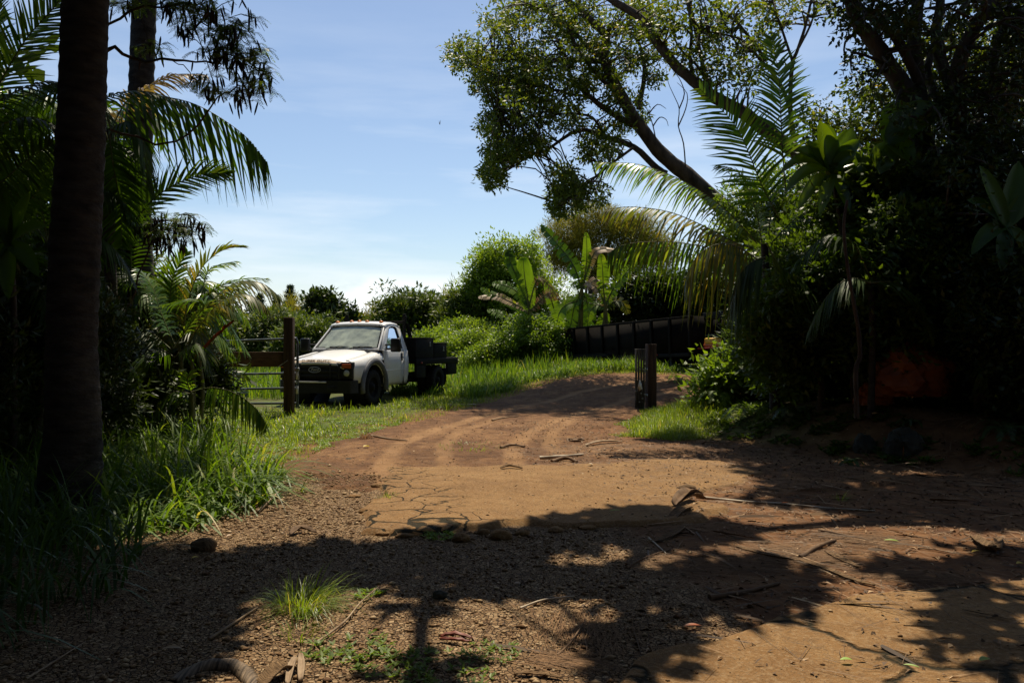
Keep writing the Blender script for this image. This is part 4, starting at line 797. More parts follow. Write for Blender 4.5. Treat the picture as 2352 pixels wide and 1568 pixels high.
# ------------------------------------------------------------ background trees and shrubs
def PE(x, y, rx, ry, D, rz_=None):     # ellipsoid blob seen at (x, y) with radii rx, ry on the photo, at distance D
    p = P(x, y, D); k = D/K; return (p.x, p.y, p.z, rx*k, (rz_ or min(rx, ry)*1.0)*k, ry*k)
def btree(name, label, blobs, D, ncl, per, crad, L, W, mat, cat='tree', group=None, **kw):
    bl = [PE(*b[:4], D+(b[4] if len(b) > 4 else 0)) for b in blobs]; x0 = np.mean([b[0] for b in bl[:1]]); base = (x0, D, Hs(x0, D))
    return tree(name, label, base, bl, ncl, per, crad, L, W, mat, cat, group=group, **kw)
def pine(label, x, yt, D, hdisp, wd):
    b = P(x, yt, D); k = D/K; h = hdisp*k; base = (b.x, D, b.z-h); root = thing('norfolk_pine', label, 'pine tree', base, 0, 'narrow pines on the skyline')
    mb = MB(); lv = int(h/.38); V = []; cs = []; rs = []
    for i in range(lv):
        t = i/lv; z = b.z-.15-h*t*.99; rad = 1.8*wd*k*(.08+.92*t**.75)*rng.uniform(.8, 1.1)
        for a in np.arange(7)*.9+i*.5:
            for q in (.35, .7, 1.0): cs.append((b.x+math.cos(a)*rad*q, D+math.sin(a)*rad*q, z-.0+.12*q*q)); rs.append(.10+.16*t)
    cluster_leaves(mb, np.array(cs), np.array(rs), 10, .30, .09, .5); local(root, mb.build('crown', M['pine']))
    mb = MB(); tube(mb, [Vector(base), b], [.22, .03], 6); local(root, mb.build('trunk', M['bark'])); return root
pine('tallest narrow pine on the skyline above the gate post', 667, 660, 62, 160, 17)
pine('narrow pine just left of the tallest skyline pine', 634, 683, 66, 140, 15)
pine('narrow pine half hidden behind the yellow palm tips', 597, 680, 60, 150, 17)
pine('leftmost small pine poking above the lit palm', 578, 700, 64, 120, 13)
btree('casuarina', 'feathery grey green tree below the tallest skyline pine', [(675, 735, 35, 40), (640, 740, 30, 30), (705, 740, 16, 25)], 56, 90, 60, .8, .55, .05, 'needle', tr=.2, updn=.5)
btree('dark_tree', 'tall dark ragged tree behind the truck roof', [(740, 705, 26, 30), (765, 725, 26, 34), (712, 696, 14, 8), (800, 728, 14, 18), (735, 740, 40, 30)], 52, 130, 55, .6, .36, .2, 'dark_leaf', tr=.3)
btree('casuarina', 'thin wispy tree between the dark tree and the round mango tree', [(835, 735, 24, 14), (868, 728, 14, 28), (850, 745, 40, 18)], 54, 40, 45, .7, .5, .05, 'needle', tr=.12, updn=.8)
btree('mango_tree', 'round domed dark green tree above the truck bed', [(950, 725, 70, 52), (905, 740, 45, 42), (1005, 735, 45, 45), (960, 775, 95, 40)], 42, 420, 60, .62, .30, .10, 'mango_leaf', tr=.3, shell=.75)
btree('mango_tree', 'dark glossy tree right of the round domed tree', [(1065, 730, 38, 48), (1095, 745, 30, 45), (1040, 745, 30, 40), (1075, 780, 60, 30)], 40, 240, 60, .55, .28, .09, 'mango_leaf', tr=.25, shell=.7)
btree('casuarina', 'sparse wispy twigs rising above the domed tree at its right', [(1048, 680, 12, 24), (1025, 690, 20, 12)], 50, 16, 35, .6, .5, .04, 'needle', tr=.08, updn=.8)
btree('round_shrub', 'leafy green shrub behind the gate left of the truck', [(715, 780, 55, 32), (680, 790, 40, 30), (745, 790, 40, 30)], 33, 170, 60, .5, .24, .08, 'mango_leaf', cat='shrub', tr=.12, shell=.7)
btree('round_shrub', 'dense shrub between the lit palm and the gate post', [(600, 775, 60, 42), (560, 790, 50, 40), (640, 770, 45, 40)], 36, 220, 60, .55, .25, .085, 'mango_leaf', cat='shrub', tr=.12, shell=.7)
btree('round_shrub', 'olive green shrub in front of the skyline pines', [(650, 750, 50, 28), (690, 762, 36, 24)], 44, 120, 50, .6, .28, .10, 'olive_leaf', cat='shrub', tr=.12)
btree('feathery_tree', 'large bright green feathery tree behind the banana plants', [(1145, 600, 48, 46), (1115, 640, 40, 40), (1180, 650, 75, 60), (1115, 655, 42, 50), (1205, 590, 30, 30), (1150, 710, 80, 50), (1085, 690, 24, 40), (1240, 690, 60, 60)], 40, 620, 60, .65, .22, .085, 'bright_leaf', tr=.3, shell=.6)
btree('feathery_tree', 'thin sprig topped young tree left of the olive pine', [(1212, 560, 10, 16), (1216, 590, 12, 20), (1220, 620, 20, 24)], 37, 36, 30, .35, .2, .08, 'bright_leaf', tr=.05)
btree('olive_pine', 'broad olive gold needle tree behind the banana plants', [(1310, 540, 62, 48), (1380, 520, 80, 45), (1460, 540, 70, 48), (1350, 590, 75, 40), (1500, 590, 50, 50), (1280, 600, 34, 36), (1430, 600, 60, 30)], 44, 640, 70, .6, .32, .035, 'needle', tr=.35, shell=.55, limbs=16, updn=.3)
for k, (bl, D, lab) in enumerate([([(1000, 790, 55, 26), (960, 800, 40, 20)], 34, 'light green feathery shrub beside the truck bed'), ([(1060, 800, 60, 30), (1100, 790, 45, 28)], 33, 'light green feathery shrub left of the dark leafy bush'), ([(1060, 765, 40, 22), (1100, 770, 36, 22)], 37, 'pale shrub below the dark glossy tree')]):
    btree('feathery_shrub', lab, bl, D, 220, 50, .4, .14, .05, 'bright_leaf', cat='shrub', tr=.06, group='light green shrubs behind the truck')
btree('leafy_bush', 'dense dark green bush left of the black trailer', [(1215, 790, 58, 52), (1265, 800, 40, 45), (1170, 800, 35, 38), (1230, 830, 70, 30)], 30.5, 420, 55, .36, .13, .07, 'weed', cat='shrub', tr=.08, shell=.7)
btree('leafy_bush', 'yellowish bush in front of the light green shrubs', [(1130, 815, 40, 24), (1090, 825, 40, 18)], 30, 120, 45, .35, .12, .05, 'bright_leaf', cat='shrub', tr=.06)
btree('dark_tree', 'dark dense foliage directly above the black trailer', [(1480, 680, 90, 50), (1560, 690, 80, 60), (1420, 720, 60, 35), (1640, 680, 60, 80), (1350, 720, 60, 30)], 33, 520, 55, .6, .22, .10, 'dark_leaf', tr=.25, shell=.6)
btree('leafy_bush', 'green leafy shrubs right of the trailer neck', [(1730, 770, 50, 45), (1760, 800, 50, 50)], 27, 220, 50, .35, .2, .06, 'weed', cat='shrub', tr=.06)
btree('far_tree', 'low distant tree line left of the driveway behind the field', [(560, 765, 60, 26), (500, 760, 80, 40), (420, 750, 90, 50)], 60, 200, 50, 1.0, .5, .2, 'mango_leaf', tr=.2)
btree('far_tree', 'green shrubs low behind the field grass and truck', [(820, 790, 90, 24), (900, 795, 60, 22)], 44, 160, 50, .7, .3, .1, 'olive_leaf', tr=.1)

# ------------------------------------------------------------ banana plants
def banana_leaf(pts, width, mat, tear=.5, fold=.35):
    c = catmull(pts, 10); m = len(c); A = np.array([list(p) for p in c]); T = unit(np.gradient(A, axis=0)); mb = MB()
    n = 46; t = np.linspace(.03, .99, n); f = t*(m-1); base = np.stack([np.interp(f, np.arange(m), A[:, k]) for k in range(3)], 1); tan = unit(np.stack([np.interp(f, np.arange(m), T[:, k]) for k in range(3)], 1))
    sdv = np.cross(tan, np.array([0, -.75, .65])); sdv = unit(sdv+1e-5); nn = unit(np.cross(sdv, tan)); step = np.linalg.norm(A[-1]-A[0])/n*1.25
    grp = np.cumsum(rng.random(n) < tear); ga = rng.normal(0, .35*tear, n+1)[grp]
    for s in (-1, 1):
        ga = rng.normal(0, .55*tear, n+1)[grp]
        d = unit(sdv*s+tan*(.28+ga*.55)[:, None]+nn*(fold*.5+ga*.5)[:, None]+np.array([0, 0, -.5])*abs(ga)[:, None])
        L = width*1.25*np.clip(np.sin(np.pi*np.clip(t*.93+.07, 0, 1))**.45, .1, 1)
        blades(mb, base, d, tan, L, step*np.where(np.diff(np.append(grp, grp[-1])) > 0, .8, 1.02), .18, 3, prof=[1, 1, .95, .6], r=np.clip(.5+ga*.5, 0, 1))
    o = mb.build('leaf', M[mat]); ms = MB(); tube(ms, [c[i] for i in range(0, m, 3)], lin(.03, .006, len(range(0, m, 3))), 6); r_ = ms.build('midrib', M['stem'], None, True); return o, r_
def banana(label, base, D, stem, lv):
    root = thing('banana_plant', label, 'banana plant', base, 0, 'banana plants left of the trailer'); off = Vector(base)
    mb = MB(); tube(mb, catmull([Vector(base)]+[P(*s, D) for s in stem], 3), lin(.14, .07, 3*len(stem)+1), 10); local(root, mb.build('stem', M['banana_stem'], smooth=True))
    for (pts, wd, mat, tear) in lv:
        P3 = [P(x, y, D+(q[0] if q else 0)) for (x, y, *q) in pts]; o, r_ = banana_leaf(P3, wd, mat, tear); local(root, o); r_.data.transform(Matrix.Translation(-off)); r_.parent = o
D = 31.0; b = P(1240, 840, D)
banana('bright banana plant with one upright untorn leaf, leftmost of the three', (b.x, D, Hs(b.x, D)), D, [(1238, 800), (1228, 760), (1216, 712)], [
    ([(1216, 712), (1210, 670), (1204, 625), (1202, 592)], .30, 'banana_leaf', .05), ([(1215, 708), (1190, 672), (1160, 655), (1132, 652)], .24, 'banana_leaf', .45), ([(1212, 712), (1170, 692), (1140, 680), (1100, 683)], .18, 'leaf_tan', .8),
    ([(1214, 720), (1180, 700), (1140, 680), (1105, 662)], .2, 'banana_leaf', .6), ([(1218, 748), (1190, 735), (1155, 722), (1120, 712)], .2, 'banana_leaf', .7), ([(1218, 725), (1205, 745), (1200, 770), (1202, 792)], .28, 'banana_leaf', .3),
    ([(1220, 712), (1240, 690), (1262, 672), (1275, 690)], .2, 'dry_frond', .8), ([(1222, 722), (1250, 735), (1272, 760), (1290, 785)], .24, 'banana_dark', .4), ([(1216, 700), (1235, 640), (1265, 660), (1285, 690)], .14, 'dry_frond', .9), ([(1214, 700), (1190, 640), (1172, 600), (1168, 575)], .2, 'banana_dark', .4)])
D = 30.3; b = P(1330, 840, D)
banana('tall dark stemmed banana plant with a long torn leaf leaning left, in the middle', (b.x, D, Hs(b.x, D)), D, [(1332, 790), (1334, 720), (1336, 665)], [
    ([(1336, 665), (1318, 610), (1280, 560), (1243, 518)], .26, 'banana_dark', .6), ([(1337, 665), (1345, 620), (1348, 575), (1346, 535)], .16, 'banana_leaf', .5), ([(1336, 670), (1320, 700), (1312, 740), (1305, 765)], .24, 'banana_dark', .5),
    ([(1338, 670), (1350, 700), (1350, 740), (1345, 770)], .26, 'banana_dark', .5), ([(1338, 665), (1372, 640), (1390, 655), (1400, 690)], .22, 'leaf_tan', .8), ([(1333, 690), (1300, 700), (1282, 725), (1285, 760)], .26, 'banana_leaf', .3), ([(1335, 690), (1325, 660), (1315, 650), (1298, 700)], .2, 'banana_leaf', .4),
    ([(1337, 660), (1360, 590), (1380, 573), (1420, 576)], .16, 'leaf_tan', .3)])
D = 29.5; b = P(1392, 830, D)
banana('banana plant with upright bright leaf nearest the trailer, rightmost of the three', (b.x, D, Hs(b.x, D)), D, [(1392, 790), (1391, 740), (1390, 700)], [
    ([(1390, 700), (1386, 660), (1384, 620), (1381, 585)], .2, 'banana_leaf', .4), ([(1391, 700), (1410, 660), (1435, 630), (1462, 595)], .2, 'banana_leaf', .7), ([(1391, 706), (1410, 692), (1430, 695), (1442, 720)], .22, 'palm_yellow', .6),
    ([(1390, 705), (1372, 700), (1356, 712), (1350, 740)], .2, 'banana_leaf', .5), ([(1390, 702), (1378, 670), (1362, 655), (1345, 650)], .18, 'leaf_tan', .7), ([(1391, 715), (1385, 740), (1375, 765), (1360, 780)], .22, 'banana_leaf', .4)])

D = 31.6; b = P(1285, 840, D)
banana('short banana plant half hidden in the bush between the bright and the tall one', (b.x, D, Hs(b.x, D)), D, [(1285, 800), (1284, 760), (1282, 735)], [
    ([(1282, 735), (1270, 700), (1262, 670), (1258, 645)], .2, 'banana_leaf', .4), ([(1282, 735), (1300, 705), (1312, 690), (1325, 688)], .22, 'banana_leaf', .5), ([(1282, 738), (1262, 728), (1245, 735), (1238, 760)], .2, 'banana_dark', .5), ([(1282, 738), (1300, 735), (1312, 748), (1318, 772)], .2, 'banana_leaf', .5)])
D = 33; b = P(1440, 830, D)
banana('banana plant rising behind the left end of the trailer, partly hidden by palm fronds', (b.x, D, Hs(b.x, D)), D, [(1440, 790), (1438, 730), (1436, 690)], [
    ([(1436, 690), (1430, 650), (1420, 615), (1405, 590)], .2, 'banana_leaf', .6), ([(1436, 690), (1455, 660), (1480, 640), (1505, 632)], .2, 'banana_leaf', .6), ([(1436, 692), (1460, 690), (1480, 705), (1490, 735)], .22, 'banana_dark', .5), ([(1436, 692), (1415, 690), (1400, 705), (1395, 730)], .2, 'banana_leaf', .5)])

# ------------------------------------------------------------ leaning tree over the driveway
def branchy(name, label, base, D, branches, lobes, L, W, mat, per=26, crad=.33, barkm='bark', cat='tree', dy=1.2):
    """branches: (points on the photo, r0, r1, dD); lobes: (x, y, rx, ry, clusters)"""
    root = thing(name, label, cat, base); mb = MB(); nodes = []
    for (pts, r0, r1, dd) in branches:
        q = [P(x, y, D+dd*(i/(len(pts)-1))+(dd0)) for i, (x, y) in enumerate(pts) for dd0 in (0,)]
        if pts is branches[0][0]: q = [Vector(base)]+q
        c = catmull(q, 4); tube(mb, c, lin(r0, r1, len(c)), 9, wob=.07); nodes += c[2:]
    A = np.array([list(p) for p in nodes]); cs = []
    for (x, y, rx, ry, k, *dl) in lobes:
        for _ in range(k):
            while True:
                u, v = rng.uniform(-1, 1, 2)
                if u*u+v*v < 1: break
            cs.append(list(P(x+u*rx, y+v*ry, D+(dl[0] if dl else 0)+rng.normal(0, dy))))
    cs = np.array(cs)
    for i in range(0, len(cs), 2):
        dd = np.linalg.norm(A-cs[i], axis=1); j = int(np.argmin(dd+rng.random(len(dd))*.5))
        if dd[j] < 5: s, e = Vector(A[j]), Vector(cs[i]); tube(mb, catmull([s, s+(e-s)*.5+Vector((rng.normal(0, .1), 0, rng.uniform(0, .18)))*(e-s).length, e], 3), lin(min(.035, r0+.02), .006, 7), 4, caps=False)
    local(root, mb.build('trunk', M[barkm], smooth=True)); mb = MB(); cluster_leaves(mb, cs, crad*rng.uniform(.5, 1.3, len(cs)), per, L, W, -.35); local(root, mb.build('crown', M[mat])); return root
b = P(1850, 800, 25.5)
branchy('leaning_tree', 'tall leaning tree arching left over the driveway with open leafy crown', (b.x, 25.5, Hs(b.x, 25.5)), 25.5, [
    ([(1790, 640), (1679, 496), (1576, 400), (1525, 359), (1467, 287), (1422, 212), (1388, 137), (1391, 85), (1357, 48), (1303, 0), (1260, -60)], .31, .08, 0),
    ([(1467, 294), (1405, 260), (1354, 222), (1313, 178), (1303, 137), (1280, 90)], .11, .03, -.6),
    ([(1530, 400), (1508, 386), (1456, 338), (1388, 314), (1344, 299), (1309, 308), (1255, 345), (1217, 359), (1149, 403)], .12, .02, .6),
    ([(1467, 250), (1480, 171), (1473, 113), (1440, 60)], .09, .03, .6), ([(1388, 143), (1337, 137), (1286, 137), (1166, 137), (1046, 130)], .09, .02, .3),
    ([(1422, 212), (1380, 180), (1330, 120), (1300, 60), (1240, 20)], .09, .03, -1), ([(1388, 130), (1350, 110), (1320, 60), (1340, -20)], .08, .03, 1),
    ([(1354, 222), (1300, 215), (1240, 200), (1150, 190)], .05, .015, 0), ([(1388, 314), (1360, 270), (1300, 262), (1220, 270), (1140, 268)], .05, .015, -.6), ([(1456, 338), (1400, 380), (1340, 430), (1290, 470)], .05, .015, -.8)],
    [(1140, 40, 30, 45, 24), (1230, 60, 90, 75, 140), (1340, 60, 70, 70, 90), (1075, 125, 52, 42, 62), (1180, 160, 85, 50, 120), (1270, 190, 90, 60, 120), (1170, 240, 55, 50, 70), (1260, 270, 90, 35, 75), (1350, 150, 60, 60, 50), (1130, 290, 28, 30, 35),
     (1160, 345, 50, 30, 80), (1130, 405, 30, 28, 45), (1210, 330, 50, 25, 60), (1370, 330, 50, 40, 60), (1430, 250, 50, 60, 60), (1290, 410, 28, 32, 45), (1300, 465, 40, 36, 70), (1350, 440, 40, 40, 40), (1490, 130, 50, 70, 55), (1460, 40, 60, 50, 60), (1420, 150, 40, 50, 40), (1110, 190, 30, 30, 30)],
    .155, .072, 'olive_leaf', 24, .27)
b = P(2150, 800, 22)
branchy('leaning_tree', 'second dark leaning trunk passing behind the upright palm frond', (b.x, 22, Hs(b.x, 22)), 22, [
    ([(2060, 640), (1920, 450), (1828, 351), (1760, 300), (1700, 255), (1631, 219), (1592, 185), (1555, 154), (1508, 96), (1473, 44), (1405, 0), (1350, -40)], .24, .09, 0),
    ([(1631, 215), (1620, 180), (1603, 96), (1583, 0), (1575, -60)], .07, .04, .6), ([(1592, 185), (1585, 130), (1588, 60), (1570, -30)], .06, .03, .3), ([(1631, 200), (1600, 150), (1560, 110), (1540, 60)], .05, .02, .8),
    ([(1828, 351), (1815, 250), (1820, 150), (1830, 120), (1850, 60), (1870, -30)], .07, .03, -.6), ([(1820, 140), (1800, 80), (1780, 20), (1760, -40)], .04, .02, -.4), ([(1815, 250), (1790, 190), (1740, 130), (1700, 90), (1610, 70)], .06, .02, -.5), ([(1760, 140), (1700, 60), (1650, 20), (1600, -20)], .05, .02, .5), ([(1835, 110), (1868, 40), (1866, -20)], .035, .02, 0), ([(1405, 0), (1360, -60), (1300, -120), (1240, -150)], .08, .03, 4)],
    [(1520, 40, 50, 45, 34), (1610, 40, 80, 60, 66), (1700, 60, 80, 80, 66), (1650, 130, 60, 60, 36), (1780, 30, 60, 50, 34), (1600, 130, 40, 50, 22), (1700, 180, 50, 40, 24), (1620, 190, 20, 10, 6), (1880, 20, 50, 30, 18), (1560, 130, 20, 30, 8), (1740, 130, 50, 50, 20), (1290, -130, 80, 35, 26, 3.5), (1370, -90, 50, 30, 22, 2)],  # last two lobes added above the view to shade the driveway
    .15, .08, 'olive_leaf', 14, .30, dy=.9)
# bare dead vine
mb = MB(); D = 24
for pts in ([(1575, 392), (1570, 330), (1558, 290), (1560, 250), (1548, 220), (1535, 190), (1530, 155)], [(1560, 250), (1572, 215), (1560, 180), (1545, 165)], [(1558, 290), (1575, 250), (1578, 215), (1555, 190)], [(1508, 330), (1500, 290), (1490, 260), (1480, 240)], [(1500, 290), (1515, 270), (1530, 275), (1535, 290)], [(1490, 262), (1510, 240), (1530, 250)]):
    tube(mb, catmull([P(x, y, D) for x, y in pts], 3), lin(.022, .006, 3*(len(pts)-1)+1), 4)
tag(mb.build('dead_vine', M['bark']), 'bare leafless dead stems rising between the two leaning trunks', 'dead vine')

# ------------------------------------------------------------ right: palm, rosette plant, big tree, dark undergrowth
c0 = P(1755, 560, 13.5)
fr = []
def F(pts, D, **k): return dict(pts=[P(x, y, D+(q[0] if q else 0)) for (x, y, *q) in pts], **k)
D = 13.5
fr += [F([(1790, 500), (1751, 428), (1715, 340), (1681, 278), (1608, 205)], D, ll=.92, n=44, w_=.034, droop=.18, ang=25, v=.1, start=.15, flat=(0, -1, .3)),
       F([(1805, 440), (1797, 340), (1793, 250), (1788, 170), (1772, 88)], D-.6, ll=.72, n=40, w_=.034, droop=.25, ang=30, v=.1, start=.2, flat=(0, -1, .2)),
       F([(1740, 560), (1662, 478), (1577, 420), (1474, 379), (1371, 373)], D, ll=.55, n=46, w_=.032, droop=.7, ang=35, v=.1, hang=.5, mat='palm_leaf'),
       F([(1730, 570), (1690, 558), (1631, 526), (1542, 488), (1450, 475), (1390, 482)], D-.8, ll=.55, n=40, w_=.032, droop=.8, ang=30, v=.1, hang=.5, mat='palm_yellow'),
       F([(1740, 600), (1690, 585), (1610, 565), (1530, 555), (1440, 560), (1400, 580)], D-1.2, ll=.6, n=34, w_=.028, droop=.9, ang=20, v=0, hang=1.0, mat='palm_leaf'),
       F([(1745, 600), (1700, 570), (1650, 560), (1600, 590), (1575, 640)], D-1.6, ll=.75, n=26, w_=.028, droop=.9, ang=15, hang=1.2, mat='palm_yellow'),
       F([(1750, 560), (1735, 480), (1700, 400), (1650, 380)], D+.8, ll=.5, n=36, w_=.03, droop=.5, ang=35, hang=.3),
       F([(1760, 590), (1730, 600), (1700, 630), (1680, 700)], D-1.8, ll=.7, n=36, w_=.03, droop=.8, ang=20, hang=1.0, mat='palm_dark'),
       F([(1770, 560), (1830, 500), (1890, 480), (1950, 520)], D, ll=.6, n=36, w_=.03, droop=.6, ang=35, hang=.4, mat='palm_dark'),
       F([(1760, 560), (1800, 620), (1850, 650), (1880, 720)], D-1.5, ll=.6, n=36, w_=.03, droop=.7, ang=25, hang=.8, mat='palm_dark'),
       F([(1765, 540), (1780, 450), (1830, 400), (1900, 400)], D+.5, ll=.55, n=36, w_=.03, droop=.5, ang=35, hang=.3, mat='palm_dark')]
gb = P(1780, 900, D); trk = [P(1775, 780, D), P(1765, 680, D), P(1755, 560, D)]
palm('arching_palm', 'large palm with sunlit fronds arching left toward the driveway', 'palm tree', (gb.x, D, Hs(gb.x, D)), [(catmull([Vector((gb.x, D, Hs(gb.x, D)))]+trk, 3), lin(.09, .06, 10))], fr)
# rosette plant with broad leaves
def rosette(name, label, cat, D, cx, cy, gx, lv, mat, w_=.12, trr=.035):
    c = P(cx, cy, D); g = P(gx, 900, D); base = (g.x, D, Hs(g.x, D)); root = thing(name, label, cat, base); off = Vector(base)
    mb = MB(); tube(mb, catmull([Vector(base), P((gx+cx)/2+8, (cy+880)/2, D), c-Vector((0, 0, .03))], 4), lin(trr, trr*.7, 9), 8, wob=.1); local(root, mb.build('trunk', M['bark'], smooth=True))
    for (dx, dy, dz, wd) in lv:
        mb = MB(); e = P(cx+dx, cy+dy, D+dz); n_ = 9; ax = e-c; L = ax.length; up = Vector((0, -.8, .6)); sv = ax.cross(up).normalized(); V = []; sag = -.22*L*(1-abs(ax.normalized().z))
        nn = sv.cross(ax.normalized())
        for i in range(n_+1):
            t = i/n_; p = c+ax*t+Vector((0, 0, 1))*(-sag*4*t*(1-t)+ -.0)-Vector((0, 0, 1))*(.15*L*t**3 if dy > -40 else 0); ww = wd*w_*(math.sin(math.pi*min(1, t*.85+.10))**.8)*(1 if t < .97 else .1)
            V += [p-sv*ww+nn*ww*.35, p-sv*ww*.5+nn*ww*.08, p, p+sv*ww*.5+nn*ww*.08, p+sv*ww+nn*ww*.35]
        mb.add(V, [[i*5+j, i*5+j+1, (i+1)*5+j+1, (i+1)*5+j] for i in range(n_) for j in range(4)], rng.random()); local(root, mb.build('leaf', M[mat], smooth=True))
    return root
rosette('rosette_plant', 'broad leaved rosette plant on a thin stem lit from behind', 'plant', 12.4, 1912, 395, 1960, [(-30, -118, 0, 1.1), (-10, -110, .1, .9), (45, -100, .1, 1.2), (62, -75, -.1, .9), (-85, -50, 0, 1.1), (-60, -70, .1, .9), (55, -45, -.2, .9), (-125, -10, 0, .8), (-110, 30, -.2, .8), (100, -30, .1, .9), (120, -10, 0, .9), (110, 25, -.2, .8), (-80, 70, -.2, .7), (-30, 85, -.3, .7), (40, 80, -.2, .7), (80, 65, -.1, .7)], 'broad_leaf', .145)
rosette('rosette_plant', 'huge drooping broad leaf plant in front of the big right trunks', 'plant', 12.2, 2040, 330, 2180, [(125, -85, -.2, 2.2), (30, -100, .2, 1.8), (60, 40, -.2, 1.7), (-20, 60, -.1, 1.5), (100, 10, .3, 1.6)], 'broad_leaf', .128)
rosette('rosette_plant', 'dark broad leaved plant at the far right edge under the big tree', 'plant', 10.5, 2310, 520, 2360, [(-60, -140, 0, 1.2), (30, -150, .1, 1.2), (-90, -60, 0, 1.1), (70, -80, 0, 1.1), (-80, 50, -.1, 1), (60, 60, -.1, 1), (-10, 90, -.2, 1)], 'banana_dark', .11)
# big multi trunk tree
b = P(2180, 850, 12.5)
branchy('broadleaf_tree', 'big dark multi trunk tree filling the upper right', (b.x, 12.5, Hs(b.x, 12.5)), 12.5, [
    ([(2180, 700), (2150, 500), (2110, 300), (2084, 220), (2040, 150), (2003, 91), (1975, 60), (1956, 20), (1940, -40)], .22, .07, 0),
    ([(2120, 320), (2110, 200), (2100, 100), (2110, 0), (2120, -60)], .13, .08, .5), ([(2110, 190), (2060, 90), (2000, 40), (1960, 0), (1900, -60)], .08, .04, -.4),
    ([(2160, 480), (2200, 330), (2190, 200), (2230, 80), (2300, -20), (2340, -80)], .15, .07, -.8), ([(2190, 210), (2150, 100), (2160, 0), (2150, -60)], .10, .05, .5), ([(2180, 520), (2260, 350), (2330, 200), (2400, 50), (2450, -60)], .14, .08, .8),
    ([(2200, 330), (2170, 260), (2130, 160), (2180, 60), (2260, -40)], .08, .05, 1.2), ([(2290, 280), (2280, 150), (2310, 40), (2330, -60)], .07, .04, .4)],
    [(1990, 130, 80, 80, 22), (1960, 30, 60, 40, 20), (2060, 40, 60, 40, 36), (2150, 60, 90, 70, 36), (2260, 80, 90, 90, 46), (2340, 200, 90, 120, 80), (2250, 260, 90, 90, 64), (2160, 230, 60, 80, 28), (2300, 400, 120, 110, 240), (2180, 400, 70, 80, 90), (2420, 100, 80, 160, 90), (2060, 250, 30, 60, 20), (2350, 10, 80, 50, 36)],
    .10, .05, 'dark_leaf', 22, .25, dy=.9)
btree('olive_tree', 'sunlit olive leaved tree behind the rosette plant', [(2010, 220, 60, 70), (1960, 330, 90, 80), (1880, 300, 60, 70), (2080, 350, 80, 90), (2030, 430, 120, 60), (2150, 150, 100, 100), (2250, 250, 110, 110), (2350, 120, 110, 120)], 20, 480, 34, .55, .16, .08, 'olive_leaf', tr=.2, shell=.4, updn=-.3, limbs=14)
btree('feathery_tree', 'bright green leafy tree just behind the palm crown', [(1720, 470, 60, 60), (1800, 430, 80, 70), (1700, 560, 80, 70), (1850, 520, 100, 90)], 24, 330, 40, .5, .16, .07, 'weed', tr=.12, shell=.5)
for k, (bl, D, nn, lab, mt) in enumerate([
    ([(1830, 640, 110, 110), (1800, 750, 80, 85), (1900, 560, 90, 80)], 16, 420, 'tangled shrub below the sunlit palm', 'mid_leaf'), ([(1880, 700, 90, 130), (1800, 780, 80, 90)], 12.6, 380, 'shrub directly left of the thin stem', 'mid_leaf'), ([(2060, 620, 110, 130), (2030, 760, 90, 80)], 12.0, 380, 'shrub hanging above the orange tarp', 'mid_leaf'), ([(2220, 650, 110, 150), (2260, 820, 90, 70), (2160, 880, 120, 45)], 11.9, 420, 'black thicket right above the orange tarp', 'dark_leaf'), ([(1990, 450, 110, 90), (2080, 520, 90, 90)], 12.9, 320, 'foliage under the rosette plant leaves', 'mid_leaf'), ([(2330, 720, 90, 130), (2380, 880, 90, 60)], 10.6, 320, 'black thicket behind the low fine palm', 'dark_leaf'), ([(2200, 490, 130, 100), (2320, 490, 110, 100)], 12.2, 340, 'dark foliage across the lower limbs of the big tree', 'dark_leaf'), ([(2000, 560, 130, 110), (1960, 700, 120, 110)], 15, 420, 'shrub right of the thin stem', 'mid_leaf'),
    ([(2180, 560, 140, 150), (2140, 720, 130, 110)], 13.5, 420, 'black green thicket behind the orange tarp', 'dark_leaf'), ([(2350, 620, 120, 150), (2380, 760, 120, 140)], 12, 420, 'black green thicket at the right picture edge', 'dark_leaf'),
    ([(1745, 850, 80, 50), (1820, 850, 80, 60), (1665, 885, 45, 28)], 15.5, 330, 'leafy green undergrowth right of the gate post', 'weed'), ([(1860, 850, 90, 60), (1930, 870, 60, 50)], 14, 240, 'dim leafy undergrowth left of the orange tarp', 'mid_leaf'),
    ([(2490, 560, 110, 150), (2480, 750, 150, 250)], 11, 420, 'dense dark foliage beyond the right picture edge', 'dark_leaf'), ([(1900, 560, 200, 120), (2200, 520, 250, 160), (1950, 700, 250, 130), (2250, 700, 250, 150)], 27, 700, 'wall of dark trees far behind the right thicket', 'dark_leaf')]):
    btree('thicket', lab, bl, D, nn, 55, .036*D/1.0*.9, .011*D, .0048*D, mt, cat='thicket', tr=.06, shell=.3, group='dense undergrowth on the right')
